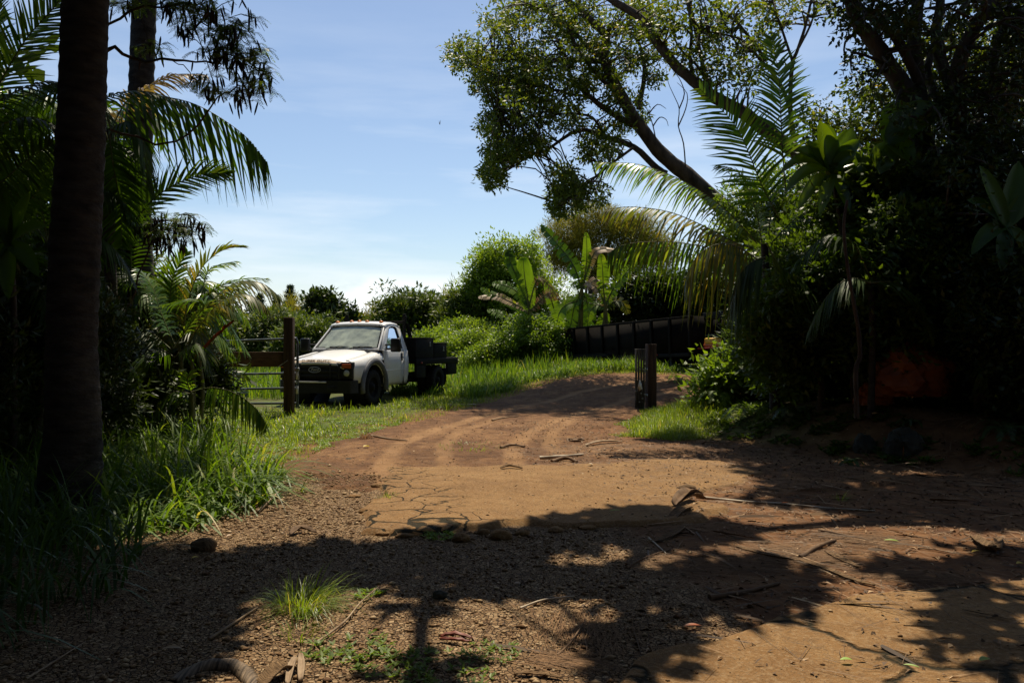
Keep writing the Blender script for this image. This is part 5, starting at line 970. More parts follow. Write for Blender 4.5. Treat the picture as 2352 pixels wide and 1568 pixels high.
# a few hanging dark palm fronds in the right thicket
fr = [F([(2000, 640), (2040, 560), (2100, 520), (2180, 560)], 11.5, ll=.55, n=34, w_=.025, droop=.5, ang=30, hang=.5), F([(2000, 640), (1960, 560), (1900, 540), (1830, 600)], 11.5, ll=.55, n=34, w_=.025, droop=.5, ang=30, hang=.5), F([(2000, 640), (2010, 540), (2030, 470), (2080, 440)], 11.8, ll=.55, n=34, w_=.025, droop=.5, ang=30, hang=.3), F([(2000, 650), (1950, 640), (1900, 680), (1860, 760)], 11, ll=.5, n=34, w_=.025, droop=.5, ang=30, hang=.6), F([(2000, 650), (2060, 650), (2110, 700), (2130, 760)], 11.2, ll=.5, n=34, w_=.025, droop=.5, ang=30, hang=.6)]
gb = P(2000, 900, 11.5); palm('small_palm', 'small dark palm hidden in the right undergrowth', 'palm tree', (gb.x, 11.5, Hs(gb.x, 11.5)), [([Vector((gb.x, 11.5, Hs(gb.x, 11.5))), P(2005, 760, 11.5), P(2000, 645, 11.5)], [.05, .045, .04])], fr, 'palm_dark')
fr = [F([(2330, 760), (2290, 680), (2240, 660), (2180, 720)], 10.9, ll=.5, n=34, w_=.022, droop=.5, ang=30, hang=.5), F([(2330, 760), (2340, 660), (2300, 590), (2230, 570)], 11.1, ll=.5, n=34, w_=.022, droop=.5, ang=30, hang=.3), F([(2330, 760), (2390, 680), (2450, 660), (2500, 720)], 10.9, ll=.5, n=34, w_=.022, droop=.5, ang=30, hang=.5), F([(2330, 770), (2300, 770), (2270, 810), (2250, 880)], 10.7, ll=.45, n=34, w_=.022, droop=.5, ang=30, hang=.5)]
gb = P(2330, 930, 10.9); palm('small_palm', 'low dark palm with fine fronds at the right edge above the bank', 'palm tree', (gb.x, 10.9, Hs(gb.x, 10.9)), [([Vector((gb.x, 10.9, Hs(gb.x, 10.9))), P(2330, 765, 10.9)], [.05, .04])], fr, 'palm_dark')
# thin pale stem
mb = MB(); D = 10.6; tube(mb, catmull([P(1968, 960, D), P(1966, 850, D), P(1975, 820, D), P(1972, 760, D), P(1960, 690, D), P(1945, 600, D), P(1938, 520, D), P(1946, 460, D)], 4), lin(.035, .018, 29), 8, wob=.15)
tag(mb.build('sapling', M['bark'], smooth=True), 'thin knobbly sapling stem standing left of the orange tarp', 'sapling')
mb = MB(); D = 10.0; g = G(2243, 945); tube(mb, catmull([g, P(2246, 900, g.y), P(2232, 850, g.y), P(2228, 800, g.y), P(2242, 740, g.y)], 4), lin(.035, .012, 17), 8, wob=.1)
tag(mb.build('sapling', M['bark'], smooth=True), 'short curved dead stem right of the orange tarp', 'sapling')
g = G(2243, 945); mb = MB(); box(mb, (g.x, g.y-.05, g.z+.12), (.13, .07, .30), Matrix.Rotation(.12, 3, 'Y')); tag(mb.build('cut_stump', M['light_bark'], bevel=.015), 'small split stump at the base of the curved dead stem', 'stump')
# orange tarp over a heap
def lump(name, label, cat, c, r, mat, seed, fold=0, sub=5, kind=None):
    import bmesh
    bm = bmesh.new(); bmesh.ops.create_icosphere(bm, subdivisions=sub, radius=1)
    for v in bm.verts:
        u = v.co.normalized(); q = 1+.28*float(vn(u.x*2+seed, u.z*2+u.y*1.3, 1, seed))+.12*float(vn(u.x*6+seed, u.z*6+u.y*4, 1, seed+1))
        if fold: q += fold*(abs(float(vn(u.x*3.1+u.z*1.7, u.z*2.9-u.y*2, 1, seed+2)))*1.6+.5*abs(float(vn(u.x*9, u.z*8+u.y*5, 1, seed+3)))-.3)
        v.co = Vector((u.x*r[0]*q, u.y*r[1]*q, max(u.z*r[2]*q, -r[2]*.45)))
    me = bpy.data.meshes.new(name); bm.to_mesh(me); bm.free(); me.materials.append(M[mat]); [setattr(p, 'use_smooth', not fold) for p in me.polygons]
    o = bpy.data.objects.new(name, me); C.objects.link(o); o.location = c; return tag(o, label, cat)
g = G(2110, 945); lump('tarp_heap', 'crumpled rusty orange tarp draped over a heap in the dark undergrowth', 'tarp', (g.x+.02, g.y+.35, g.z+.42), (.60, .42, .52), 'tarp', 3, .32, 4)
g = G(2020, 940); lump('tarp_heap', 'lower left fold of orange tarp lying beside the big tarp heap', 'tarp', (g.x+.02, g.y+.2, g.z+.12), (.30, .25, .24), 'tarp', 8, .32, 4)
for (xd, yd, r, lab, sd2) in [(2090, 1050, (.26, .2, .30), 'large dark mossy boulder set in the right bank', 4), (1995, 1045, (.15, .14, .22), 'smaller brown boulder left of the mossy boulder', 9)]:
    g = G(xd, yd); lump('boulder', lab, 'boulder', (g.x, g.y+.12, g.z+r[2]*.12), r, 'boulder', sd2, .22, 4)
x, y = zone(420, (3.2, 10), (8.6, 15), lambda x, y: (sdist(x, y, BANK) > .1) & (vn(x, y, 1.2, 55) > -.12))
tag(weeds('bank_undergrowth', '', [(a, b_, .16) for a, b_ in zip(x, y)], 12, .12, 'mid_leaf'), 'low dim leafy undergrowth scattered over the right bank', 'undergrowth', kind='stuff')
x, y = zone(1500, (3.0, 10), (7.5, 14), lambda x, y: sdist(x, y, BANK) > -.6); n = len(x); an = rng.uniform(0, 6.28, n); mb = MB()
blades(mb, np.stack([x, y, topz(x, y)+.02], 1), np.stack([np.cos(an), np.sin(an), rng.normal(.15, .2, n)], 1), np.stack([-np.sin(an), np.cos(an), rng.normal(0, .4, n)], 1), rng.uniform(.12, .5, n), rng.uniform(.006, .02, n), .2, 4)
tag(mb.build('bank_litter', M['litter']), 'pale dead stalks and leaf strips littering the right bank', 'leaf litter', kind='stuff')
# ferns and leafy plants on the bank
for i, (xd, yd, n_, L, lab) in enumerate([(1650, 930, 12, .55, 'arching fern beside the lit grass patch'), (1720, 960, 12, .5, 'fern clump on the bank below the undergrowth'), (1560, 880, 10, .5, 'grassy fern right of the gate post base'), (1830, 960, 10, .45, 'small fern in shade on the bank middle'), (2090, 985, 9, .22, 'small pale fern above the mossy boulder'), (2310, 1010, 11, .45, 'dark fern with jagged leaves at the right edge of the bank'), (1950, 1070, 9, .25, 'little fern beside the brown boulder')]):
    g = G(xd, yd); frs = []
    for k in range(n_):
        az = 2*math.pi*k/n_+rng.normal(0, .2); frs.append(dict(pts=arcpts(g, az, rng.uniform(.6, 1.1), L*rng.uniform(.8, 1.2), .5), ll=.11*L/.5, n=20, w_=.012, droop=.3, ang=25, v=.1, stem_r=.004, start=.15))
    palm('fern', lab, 'fern', g, [], frs, 'weed' if i < 3 else 'dark_grass')
# ------------------------------------------------------------ left: royal palms, fronds, pod tree
def crownf(c, n, L, rise=(.2, 1.0), ll=.6, nn=40, sag=.5, **k):
    return [dict(pts=arcpts(c, 2*math.pi*i/n+rng.normal(0, .15), rng.uniform(*rise), L*rng.uniform(.85, 1.1), sag), ll=ll, n=nn, w_=.035, droop=.5, ang=30, v=.15, stem_r=.02, **k) for i in range(n)]
D = 7.2
tp = [P(150, 1190, D), P(168, 1000, D), P(165, 800, D), P(172, 600, D), P(182, 400, D), P(190, 200, D), P(196, 0, D), P(205, -300, D+.1), P(215, -560, D+.2)]
rr = [.30, .24, .215, .212, .205, .2, .195, .18, .15]
b = Vector((tp[0].x, D, Hs(tp[0].x, D)-.05))
palm('royal_palm', 'thick dark palm trunk standing in the left foreground', 'palm tree', b, [(catmull([b]+tp, 16), [(float(np.interp(i/16, range(9), rr)) if i >= 0 else .33)*(1+.022*math.sin(i*1.9)+rng.normal(0, .008)) for i in range(-16, 129)])], crownf(tp[-1], 13, 3.4, ll=.8, nn=46), 'palm_dark')
D = 13.5
tp = [P(332, 900, D), P(325, 700, D), P(318, 500, D), P(322, 300, D), P(326, 150, D), P(332, 0, D), P(345, -300, D), P(350, -420, D)]
b = Vector((tp[0].x, D, Hs(tp[0].x, D)-.05))
palm('royal_palm', 'second slimmer ringed palm trunk behind the thick left trunk', 'palm tree', b, [(catmull([b]+tp, 16), [float(np.interp(i/4, [0, 4, 12, 24, 32], [.26, .24, .21, .195, .14]))*(1+.025*math.sin(i*1.9)+rng.normal(0, .008)) for i in range(129)])], crownf(tp[-1], 12, 3.2, ll=.8, nn=44), 'palm_dark')
# palm whose fronds arch right across the sky
D = 12.0; gb = P(250, 950, D); g0 = (gb.x, D, Hs(gb.x, D))
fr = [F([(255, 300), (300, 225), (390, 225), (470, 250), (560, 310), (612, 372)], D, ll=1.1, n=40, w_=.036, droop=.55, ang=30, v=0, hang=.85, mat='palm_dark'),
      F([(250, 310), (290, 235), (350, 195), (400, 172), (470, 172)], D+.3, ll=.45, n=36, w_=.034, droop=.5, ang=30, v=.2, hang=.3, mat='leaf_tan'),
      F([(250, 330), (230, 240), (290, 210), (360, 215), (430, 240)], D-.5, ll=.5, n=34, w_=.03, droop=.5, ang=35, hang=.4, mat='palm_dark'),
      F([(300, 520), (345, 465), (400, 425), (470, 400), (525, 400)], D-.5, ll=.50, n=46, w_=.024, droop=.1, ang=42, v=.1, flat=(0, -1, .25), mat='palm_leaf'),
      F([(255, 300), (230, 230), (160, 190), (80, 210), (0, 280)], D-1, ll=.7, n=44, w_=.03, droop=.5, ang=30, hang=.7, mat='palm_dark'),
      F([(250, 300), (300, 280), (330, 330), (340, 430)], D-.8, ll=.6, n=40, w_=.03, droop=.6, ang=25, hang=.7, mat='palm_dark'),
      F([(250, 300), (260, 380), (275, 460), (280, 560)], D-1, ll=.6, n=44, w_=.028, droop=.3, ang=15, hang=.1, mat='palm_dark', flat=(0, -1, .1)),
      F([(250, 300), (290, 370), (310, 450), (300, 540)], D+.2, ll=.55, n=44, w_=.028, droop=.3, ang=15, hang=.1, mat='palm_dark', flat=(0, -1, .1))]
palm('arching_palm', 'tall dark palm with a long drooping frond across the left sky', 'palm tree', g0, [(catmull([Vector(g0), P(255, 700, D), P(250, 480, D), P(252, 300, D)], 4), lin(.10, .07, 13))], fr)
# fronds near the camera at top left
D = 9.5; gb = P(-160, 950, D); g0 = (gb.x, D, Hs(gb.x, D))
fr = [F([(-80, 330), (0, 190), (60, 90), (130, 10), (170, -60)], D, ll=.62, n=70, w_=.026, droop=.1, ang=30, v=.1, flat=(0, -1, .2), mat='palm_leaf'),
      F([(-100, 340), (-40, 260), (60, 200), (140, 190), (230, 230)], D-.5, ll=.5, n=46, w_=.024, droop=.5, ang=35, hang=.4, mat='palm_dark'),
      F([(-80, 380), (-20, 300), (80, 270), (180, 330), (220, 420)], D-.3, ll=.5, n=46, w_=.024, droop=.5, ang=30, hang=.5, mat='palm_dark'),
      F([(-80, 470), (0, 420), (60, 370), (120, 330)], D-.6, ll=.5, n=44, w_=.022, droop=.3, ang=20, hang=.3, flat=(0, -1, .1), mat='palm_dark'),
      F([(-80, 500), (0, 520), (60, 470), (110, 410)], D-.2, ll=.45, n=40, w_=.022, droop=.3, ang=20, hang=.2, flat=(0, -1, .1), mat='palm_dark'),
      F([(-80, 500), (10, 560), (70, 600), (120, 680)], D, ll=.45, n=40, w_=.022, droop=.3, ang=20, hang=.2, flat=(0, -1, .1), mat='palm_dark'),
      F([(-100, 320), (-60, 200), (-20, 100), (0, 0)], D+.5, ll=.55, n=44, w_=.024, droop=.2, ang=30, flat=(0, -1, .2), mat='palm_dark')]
palm('arching_palm', 'palm at the left picture edge with a bright fan frond at the top corner', 'palm tree', g0, [(catmull([Vector(g0), P(-120, 600, D), P(-90, 400, D)], 4), lin(.10, .07, 9))], fr)
D = 11.0; gb = P(120, 950, D); g0 = (gb.x, D, Hs(gb.x, D))
fr = [F([(110, 560), (90, 450), (60, 350), (20, 290), (-30, 260)], D, ll=.5, n=44, w_=.024, droop=.3, ang=25, hang=.2, flat=(0, -1, .2)), F([(110, 560), (120, 440), (110, 340), (90, 250)], D+.5, ll=.5, n=44, w_=.024, droop=.3, ang=25, flat=(0, -1, .2)),
      F([(110, 560), (170, 460), (230, 430), (290, 470), (320, 540)], D, ll=.5, n=44, w_=.024, droop=.5, ang=25, hang=.5), F([(110, 560), (180, 540), (250, 560), (300, 640)], D-.5, ll=.5, n=44, w_=.024, droop=.5, ang=25, hang=.5),
      F([(110, 560), (60, 500), (0, 500), (-50, 560)], D, ll=.5, n=44, w_=.024, droop=.5, ang=25, hang=.5), F([(120, 600), (200, 620), (260, 680), (290, 760)], D-.3, ll=.45, n=44, w_=.024, droop=.5, ang=25, hang=.6), F([(110, 600), (60, 620), (20, 680), (-10, 760)], D-.3, ll=.45, n=44, w_=.024, droop=.5, ang=25, hang=.6),
      F([(115, 560), (200, 380), (250, 330), (310, 350)], D+1, ll=.55, n=44, w_=.026, droop=.5, ang=25, hang=.4), F([(300, 700), (300, 560), (285, 430), (270, 330)], D+2, ll=.5, n=50, w_=.024, droop=.2, ang=12, flat=(0, -1, .1)), F([(200, 700), (250, 600), (290, 520), (310, 420)], D+2, ll=.5, n=50, w_=.024, droop=.2, ang=12, flat=(0, -1, .1))]
palm('clump_palm', 'dark clumping palm behind the thick left trunk', 'palm tree', g0, [(catmull([Vector(g0), P(115, 760, D), P(110, 580, D)], 4), lin(.07, .05, 9)), (catmull([Vector(g0), P(200, 800, D), P(300, 700, D+2)], 4), lin(.05, .03, 9))], fr, 'palm_dark')
# bright clumping palm left of the gate
D = 13.0; gb = P(420, 960, D); g0 = (gb.x, D, Hs(gb.x, D)); bx = [(400, 800), (430, 790), (380, 770)]
fr = [F([(420, 780), (430, 700), (460, 620), (510, 575), (560, 567)], D, ll=.5, n=40, w_=.028, droop=.3, ang=45, v=.3, hang=.1, mat='palm_yellow'), F([(430, 790), (480, 700), (540, 650), (600, 650), (642, 682)], D-.6, ll=.5, n=44, w_=.028, droop=.5, ang=35, hang=.5, mat='palm_yellow'),
      F([(420, 790), (450, 710), (500, 660), (560, 640), (612, 640)], D+.5, ll=.5, n=40, w_=.028, droop=.3, ang=30, hang=.2), F([(430, 790), (480, 720), (530, 680), (580, 680), (620, 715)], D-1, ll=.38, n=44, w_=.026, droop=.6, ang=30, hang=.5, mat='palm_yellow'),
      F([(400, 780), (390, 700), (400, 630), (430, 580)], D, ll=.5, n=40, w_=.028, droop=.2, ang=35, flat=(0, -1, .3)), F([(400, 790), (370, 720), (350, 660), (320, 620)], D-.8, ll=.5, n=44, w_=.028, droop=.4, ang=30, hang=.3), F([(400, 800), (440, 740), (470, 700), (430, 690), (380, 700)], D-1.2, ll=.5, n=40, w_=.026, droop=.4, ang=35, hang=.2),
      F([(390, 800), (340, 760), (300, 760), (260, 810)], D-1, ll=.5, n=40, w_=.028, droop=.5, ang=30, hang=.5, mat='palm_dark'), F([(420, 790), (460, 690), (480, 620), (540, 600)], D+.8, ll=.5, n=40, w_=.026, droop=.4, ang=35, hang=.3),
      F([(380, 770), (350, 690), (320, 640), (290, 640)], D-.5, ll=.5, n=40, w_=.028, droop=.4, ang=30, hang=.3, mat='palm_dark'), F([(400, 820), (440, 790), (465, 800), (480, 850)], D-1.5, ll=.4, n=36, w_=.026, droop=.5, ang=30, hang=.6, mat='palm_dark'), F([(400, 820), (360, 800), (330, 820), (300, 880)], D-1.5, ll=.45, n=36, w_=.026, droop=.5, ang=30, hang=.6, mat='palm_dark'),
      F([(410, 790), (440, 660), (420, 610), (370, 590)], D+.3, ll=.45, n=40, w_=.028, droop=.4, ang=35, hang=.1, mat='palm_yellow'),
      F([(440, 830), (470, 800), (505, 765), (535, 738)], D-1.2, ll=.22, n=30, w_=.03, droop=.4, ang=55, mat='red_frond')]
trk = [(catmull([Vector(g0)+Vector((dx*.006, rng.normal(0, .1), 0)), P(420+dx, 880, D), P(410+dx*.8, 790, D)], 3), lin(.04, .03, 7)) for dx in (-60, -30, 0, 25, -90, 45)]
palm('clump_palm', 'sunlit yellow green clumping palm left of the gate', 'palm tree', g0, trk, fr, 'palm_leaf', 'stem')
def areca(label, D, stems, n, L, ll, mats, name='clump_palm', sag=.55, rise=(.5, 1.3), w_=.032, smat='stem'):
    bx = stems[0]; b_ = P(bx[0], 900, D); base = (b_.x, D, Hs(b_.x, D)); frs = []; trs = []
    for (x, y, *dd) in stems:
        DD = D+(dd[0] if dd else 0); c = P(x, y, DD); g_ = Vector((c.x*.6+b_.x*.4, DD, Hs(c.x, DD))); trs.append((catmull([g_, (g_+c)/2+Vector((.05, 0, 0)), c], 3), lin(.04, .03, 7)))
        for k in range(n): frs.append(dict(pts=arcpts(c, 2*math.pi*(k+rng.random()*.6)/n, rng.uniform(*rise), L*rng.uniform(.75, 1.15), sag*rng.uniform(.6, 1.3)), ll=ll*rng.uniform(.85, 1.15), n=38, w_=w_, droop=.45, ang=32, v=.12, hang=rng.uniform(.05, .4), mat=mats[rng.integers(len(mats))]))
    return palm(name, label, 'palm tree', base, trs, frs, mats[0], smat)
areca('lush clumping palm filling the space between the two trunks and the lit palm', 14.0, [(350, 800), (300, 760, .3), (400, 740, .5)], 9, 1.9, .5, ['palm_leaf', 'palm_leaf', 'palm_dark'])
areca('second sunlit clumping palm rooted left of the board fence', 13.6, [(385, 800), (400, 730, .4)], 10, 1.5, .48, ['palm_leaf', 'palm_yellow', 'palm_leaf'])
areca('dark clumping palm low at the left edge', 9.6, [(30, 760), (-40, 640, .4), (90, 840, .3)], 9, 1.4, .38, ['palm_dark', 'palm_leaf'], w_=.026)
areca('dark clumping palm high between the trunks at the left', 14.6, [(180, 430), (60, 300, .4), (270, 330, .6)], 10, 1.9, .5, ['palm_dark', 'palm_dark', 'palm_leaf'], w_=.034)
# low frond hanging toward the verge
g = G(470, 985); fr = [dict(pts=[P(440, 900, 12.2), P(490, 890, 12), P(545, 905, 11.8), (P(590, 940, 11.7)), P(612, 975, 11.6)], ll=.42, n=34, w_=.035, droop=.5, ang=30, v=0, hang=.75, start=.2), dict(pts=[P(440, 905, 12.2), P(430, 870, 12), P(450, 850, 12), P(480, 840, 12)], ll=.25, n=16, w_=.035, droop=.4, ang=35, v=.2), dict(pts=[P(440, 905, 12.2), P(400, 900, 12), P(370, 930, 12), P(350, 980, 12)], ll=.35, n=24, w_=.03, droop=.5, ang=30, hang=.5, mat='palm_dark')]
palm('young_palm', 'young palm with one pale frond drooping over the verge grass', 'palm tree', (P(440, 0, 12.2).x, 12.2, Hs(P(440, 0, 12.2).x, 12.2)), [([Vector((P(440, 0, 12.2).x, 12.2, Hs(P(440, 0, 12.2).x, 12.2))), P(440, 903, 12.2)], [.05, .035])], fr, 'palm_leaf', 'stem')
# pod tree: feathery foliage and dark hanging pods
def podtree(label, base, D, branches, lobes, npod):
    root = thing('pod_tree', label, 'tree', base); mb = MB(); cs = []
    for i, (pts, r0, r1) in enumerate(branches):
        q = [P(x, y, D+rng.normal(0, .15)) for x, y in pts]
        if i == 0: q = [Vector(base)]+q
        c = catmull(q, 4); c = [p+Vector(rng.normal(0, .022, 3)) for p in c]; tube(mb, c, lin(r0*.55, r1*.5, len(c)), 6, wob=.08)
    for (x, y, rx, ry, k) in lobes:
        for _ in range(k): cs.append(list(P(x+float(np.clip(rng.normal(0, .62), -1.2, 1.2))*rx, y+float(np.clip(rng.normal(0, .6), -1.2, 1.2))*ry, D+rng.normal(0, .25))))
    cs = np.array(cs)
    for i in range(0, len(cs)-3, 3): tube(mb, [Vector(cs[i]), Vector(cs[i])*.5+Vector(cs[i+1])*.5+Vector((0, 0, .05)), Vector(cs[i+1])], [.008, .006, .004], 4, caps=False)
    local(root, mb.build('trunk', M['bark'], smooth=True)); mb = MB()
    for c in cs:
        a = rng.uniform(0, 6.28, 4)
        for q in a:
            p = Vector(c); pts = [p, p+Vector((math.cos(q)*.09, math.sin(q)*.09, .02)), p+Vector((math.cos(q)*.2, math.sin(q)*.2, -.05))]; frond(mb, None, pts, .045, 12, .008, .2, 20, .1, .1, 2)
    local(root, mb.build('crown', M['feather_leaf'])); mb = MB(); n = npod; ii = rng.integers(len(cs), size=(n+2)//3); base_ = np.repeat(cs[ii], 3, 0)[:n]+rng.normal(0, .05, (n, 3)); n = len(base_)
    d = unit(np.array([0, 0, -1.])+rng.normal(0, .28, (n, 3))); sv = unit(rng.normal(size=(n, 3))*[1, .4, .1]); blades(mb, base_, d, sv, rng.uniform(.13, .21, n), .026, .05, 4, prof=[.25, .95, 1, .9, .2]); local(root, tag(mb.build('seed_pods', M['pod'], solid=.004), kind='stuff')); return root
D = 10.0; gb = P(-60, 950, D+2)
podtree('feathery pod tree with branches of dark hanging seed pods against the sky', (P(90, 900, D).x, D, Hs(P(90, 900, D).x, D)), D, [([(110, 650), (125, 520), (140, 350), (180, 200), (245, 110), (320, 142), (400, 138), (490, 150)], .09, .02), ([(180, 200), (230, 80), (330, 20), (450, 20), (520, 70)], .04, .012), ([(490, 155), (500, 120), (530, 100), (570, 80)], .02, .008), ([(245, 300), (400, 330), (500, 230), (560, 195), (620, 180)], .03, .008), ([(520, 70), (560, 90), (600, 130)], .014, .006), ([(400, 138), (440, 180), (480, 215)], .012, .006)],
        [(470, 25, 70, 34, 30), (520, 85, 60, 36, 30), (550, 150, 60, 40, 32), (600, 180, 24, 30, 14), (490, 100, 50, 40, 16), (400, 8, 60, 18, 20), (520, 210, 50, 22, 22), (350, 110, 30, 12, 8), (300, 10, 50, 12, 14), (440, 60, 30, 30, 10), (580, 120, 26, 24, 10), (460, 190, 30, 14, 8)], 300)
podtree('low spray of hanging pods beside the second palm trunk', (P(250, 900, 11).x, 11.2, Hs(P(250, 900, 11).x, 11.2)), 11, [([(280, 760), (330, 600), (360, 520), (400, 510), (450, 530)], .03, .01)], [(400, 520, 55, 22, 40), (370, 545, 30, 25, 18), (430, 545, 30, 15, 10)], 130)
# dark shrubs at the left
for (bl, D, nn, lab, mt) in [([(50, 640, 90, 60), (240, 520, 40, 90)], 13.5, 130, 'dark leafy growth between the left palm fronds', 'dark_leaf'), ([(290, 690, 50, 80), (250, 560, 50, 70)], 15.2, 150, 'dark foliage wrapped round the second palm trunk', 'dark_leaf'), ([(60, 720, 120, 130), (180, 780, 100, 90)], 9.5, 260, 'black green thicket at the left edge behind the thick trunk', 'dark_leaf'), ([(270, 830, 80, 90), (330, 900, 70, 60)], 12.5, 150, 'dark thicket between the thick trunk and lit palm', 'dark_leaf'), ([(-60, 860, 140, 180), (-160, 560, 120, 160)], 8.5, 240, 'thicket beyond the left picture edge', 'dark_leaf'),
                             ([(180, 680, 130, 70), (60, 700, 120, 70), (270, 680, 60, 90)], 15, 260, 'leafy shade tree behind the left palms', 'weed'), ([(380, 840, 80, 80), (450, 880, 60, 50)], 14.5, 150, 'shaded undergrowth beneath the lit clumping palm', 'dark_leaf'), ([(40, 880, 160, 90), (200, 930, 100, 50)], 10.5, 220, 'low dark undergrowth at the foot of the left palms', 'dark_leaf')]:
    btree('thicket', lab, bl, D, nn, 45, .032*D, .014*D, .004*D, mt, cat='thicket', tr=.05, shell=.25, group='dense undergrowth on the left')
rosette('rosette_plant', 'dark broad leaved plant at the left edge', 'plant', 8.5, 20, 560, 30, [(-20, -140, 0, 1), (50, -120, 0, 1), (-80, -70, 0, 1), (90, -40, 0, 1), (70, 60, -.1, 1), (-60, 70, -.1, 1), (0, 110, -.2, 1)], 'banana_dark', .09)

# ------------------------------------------------------------ unseen overhanging shade trees, crowns shaped to cast the foreground shade
cot = 1/math.tan(R(SUN_EL)); SHX, SHY = math.sin(R(SUN_AZ))*cot, math.cos(R(SUN_AZ))*cot
def lift(gx, gy, extra=0): h = 2.95+.61*max(gy, 2)+extra; return (gx+h*SHX, gy+h*SHY, h)
def shade(poly, dens, hx=1.3, mg=.06):
    wpz = wpoly([(x, max(y, 900)) for x, y in poly]); X = [p[0] for p in wpz]; Y = [p[1] for p in wpz]; A_ = (max(X)-min(X))*(max(Y)-min(Y)); n = int(A_*dens)
    x = rng.uniform(min(X), max(X), n); y = rng.uniform(min(Y), max(Y), n); k = sdist(x, y, wpz) > mg; return [lift(a, b_, rng.uniform(0, hx)) for a, b_ in zip(x[k], y[k])]
def shadetree(label, base, cs_, limbs, L=.27, W=.15, per=32, crad=.24):
    cs = [c for c in cs_ if not (4.1 < c[0]-c[2]*SHX < 5.7 and 9.3 < c[1]-c[2]*SHY < 11.1)]  # opening left in the crown so sun reaches the rosette plant
    return shadetree2(label, base, cs, limbs, L, W, per, crad)
def shadetree2(label, base, cs, limbs, L=.27, W=.15, per=32, crad=.24):
    root = thing('shade_tree', label, 'tree', base); cs = np.array(cs); mb = MB(); cluster_leaves(mb, cs, crad*rng.uniform(.7, 1.2, len(cs)), per, L, W, 0); local(root, mb.build('crown', M['canopy_leaf']))
    mb = MB(); b0 = Vector(base); top = b0+Vector((0, 0, 5.5)); tube(mb, catmull([b0-Vector((0, 0, .1)), b0+Vector((.1, .1, 2)), top], 5), lin(.34, .22, 11), 12, wob=.06)
    for pts, r0 in limbs: c = catmull([top]+[Vector(p) for p in pts], 5); tube(mb, c, lin(.11, r0, len(c)), 8, wob=.05)
    for i in range(0, len(cs), 14):
        j = rng.integers(len(cs)); s = Vector(limbs[rng.integers(len(limbs))][0][-1]); e = Vector(cs[j])
        if (e-s).length < 4.5: tube(mb, catmull([s, (s+e)/2+Vector((0, 0, .2)), e], 3), lin(.03, .008, 7), 4, caps=False)
    local(root, mb.build('trunk', M['bark'], smooth=True)); return root
BAND = [(-500, 1262), (300, 1262), (560, 1285), (640, 1268), (760, 1245), (860, 1262), (1000, 1240), (1100, 1218), (1250, 1215), (1300, 1192), (1400, 1198), (1450, 1178), (1560, 1200), (1650, 1205), (1780, 1195), (1720, 1240), (1500, 1262), (1440, 1245), (1250, 1275), (1130, 1290), (1250, 1320), (1330, 1330), (1420, 1290), (1500, 1300), (1560, 1310), (1700, 1290), (1850, 1325), (1850, 1380), (1700, 1420), (1560, 1440), (1490, 1410), (1380, 1385), (1250, 1365), (1060, 1350), (1000, 1395), (930, 1380), (860, 1350), (740, 1330), (640, 1345), (560, 1400), (450, 1470), (380, 1600), (-800, 1600)]
left, right = [], []
for c in shade(BAND, 32): (left if c[0] < -1.4 else right).append(c)
for c in shade([(-600, 1240), (280, 1262), (420, 1290), (480, 1400), (400, 1480), (360, 1620), (-800, 1620)], 26): left.append(c)
for c in shade([(1130, 1290), (1250, 1275), (1440, 1245), (1500, 1262), (1420, 1290), (1330, 1330)], 3): right.append(c)
for c in shade([(1420, 1395), (1500, 1400), (1515, 1600), (1460, 1600)], 26, .6, 0): right.append(c)
for c in shade([(940, 1360), (1010, 1380), (1010, 1600), (940, 1600)], 13, .6, 0): right.append(c)
for c in shade([(1960, 1290), (2352, 1280), (2600, 1290), (2600, 1320), (2230, 1325), (2330, 1420), (2420, 1600), (2290, 1600), (2230, 1460), (2120, 1345), (1960, 1312)], 24, .6, .03): right.append(c)
for c in shade([(1490, 1015), (1700, 1045), (1640, 1075), (1800, 1110), (1720, 1150), (1900, 1180), (2100, 1195), (2352, 1215), (2700, 1230), (2900, 1000), (1800, 960), (1600, 990)], 15): right.append(c)
for gx_, gy_2 in zip(rng.uniform(-11, 11, 1300), rng.uniform(-9, 3.2, 1300)):  # filler leaves added outside the view to cut sky light overhead
    hh = 5.0+rng.uniform(0, 2.5)
    (left if gx_ < 0 else right).append((gx_+hh*SHX, gy_2+hh*SHY, hh))
for gx_, gy_2 in zip(rng.uniform(6.8, 14, 160), rng.uniform(5, 15, 160)): right.append(lift(gx_, gy_2, rng.uniform(0, 1.5)))  # filler leaves added over the right side to keep it dark
for gx_, gy_2 in zip(rng.uniform(-14, -4.5, 150), rng.uniform(2.5, 6.5, 150)): left.append(lift(gx_, gy_2, rng.uniform(0, 1.5)))  # filler leaves added out of view to darken the left growth
for gx_, gy_2 in zip(rng.uniform(-6.5, -3.2, 80), rng.uniform(6.2, 8.8, 80)): left.append(lift(gx_, gy_2, rng.uniform(0, 1.5)))  # leaves added overhead to dim the left grass
lz = lambda x, y, e=0: lift(*wp(x, y), e)
shadetree('dense shade tree rooted beyond the left picture edge, unseen crown filled out to block light', (-7.8, 8.5, Hs(-7.8, 8.5)), left, [([lz(300, 1350)], .06), ([lz(-200, 1400), lz(100, 1550)], .06), ([lz(500, 1320), lz(900, 1310)], .05)])
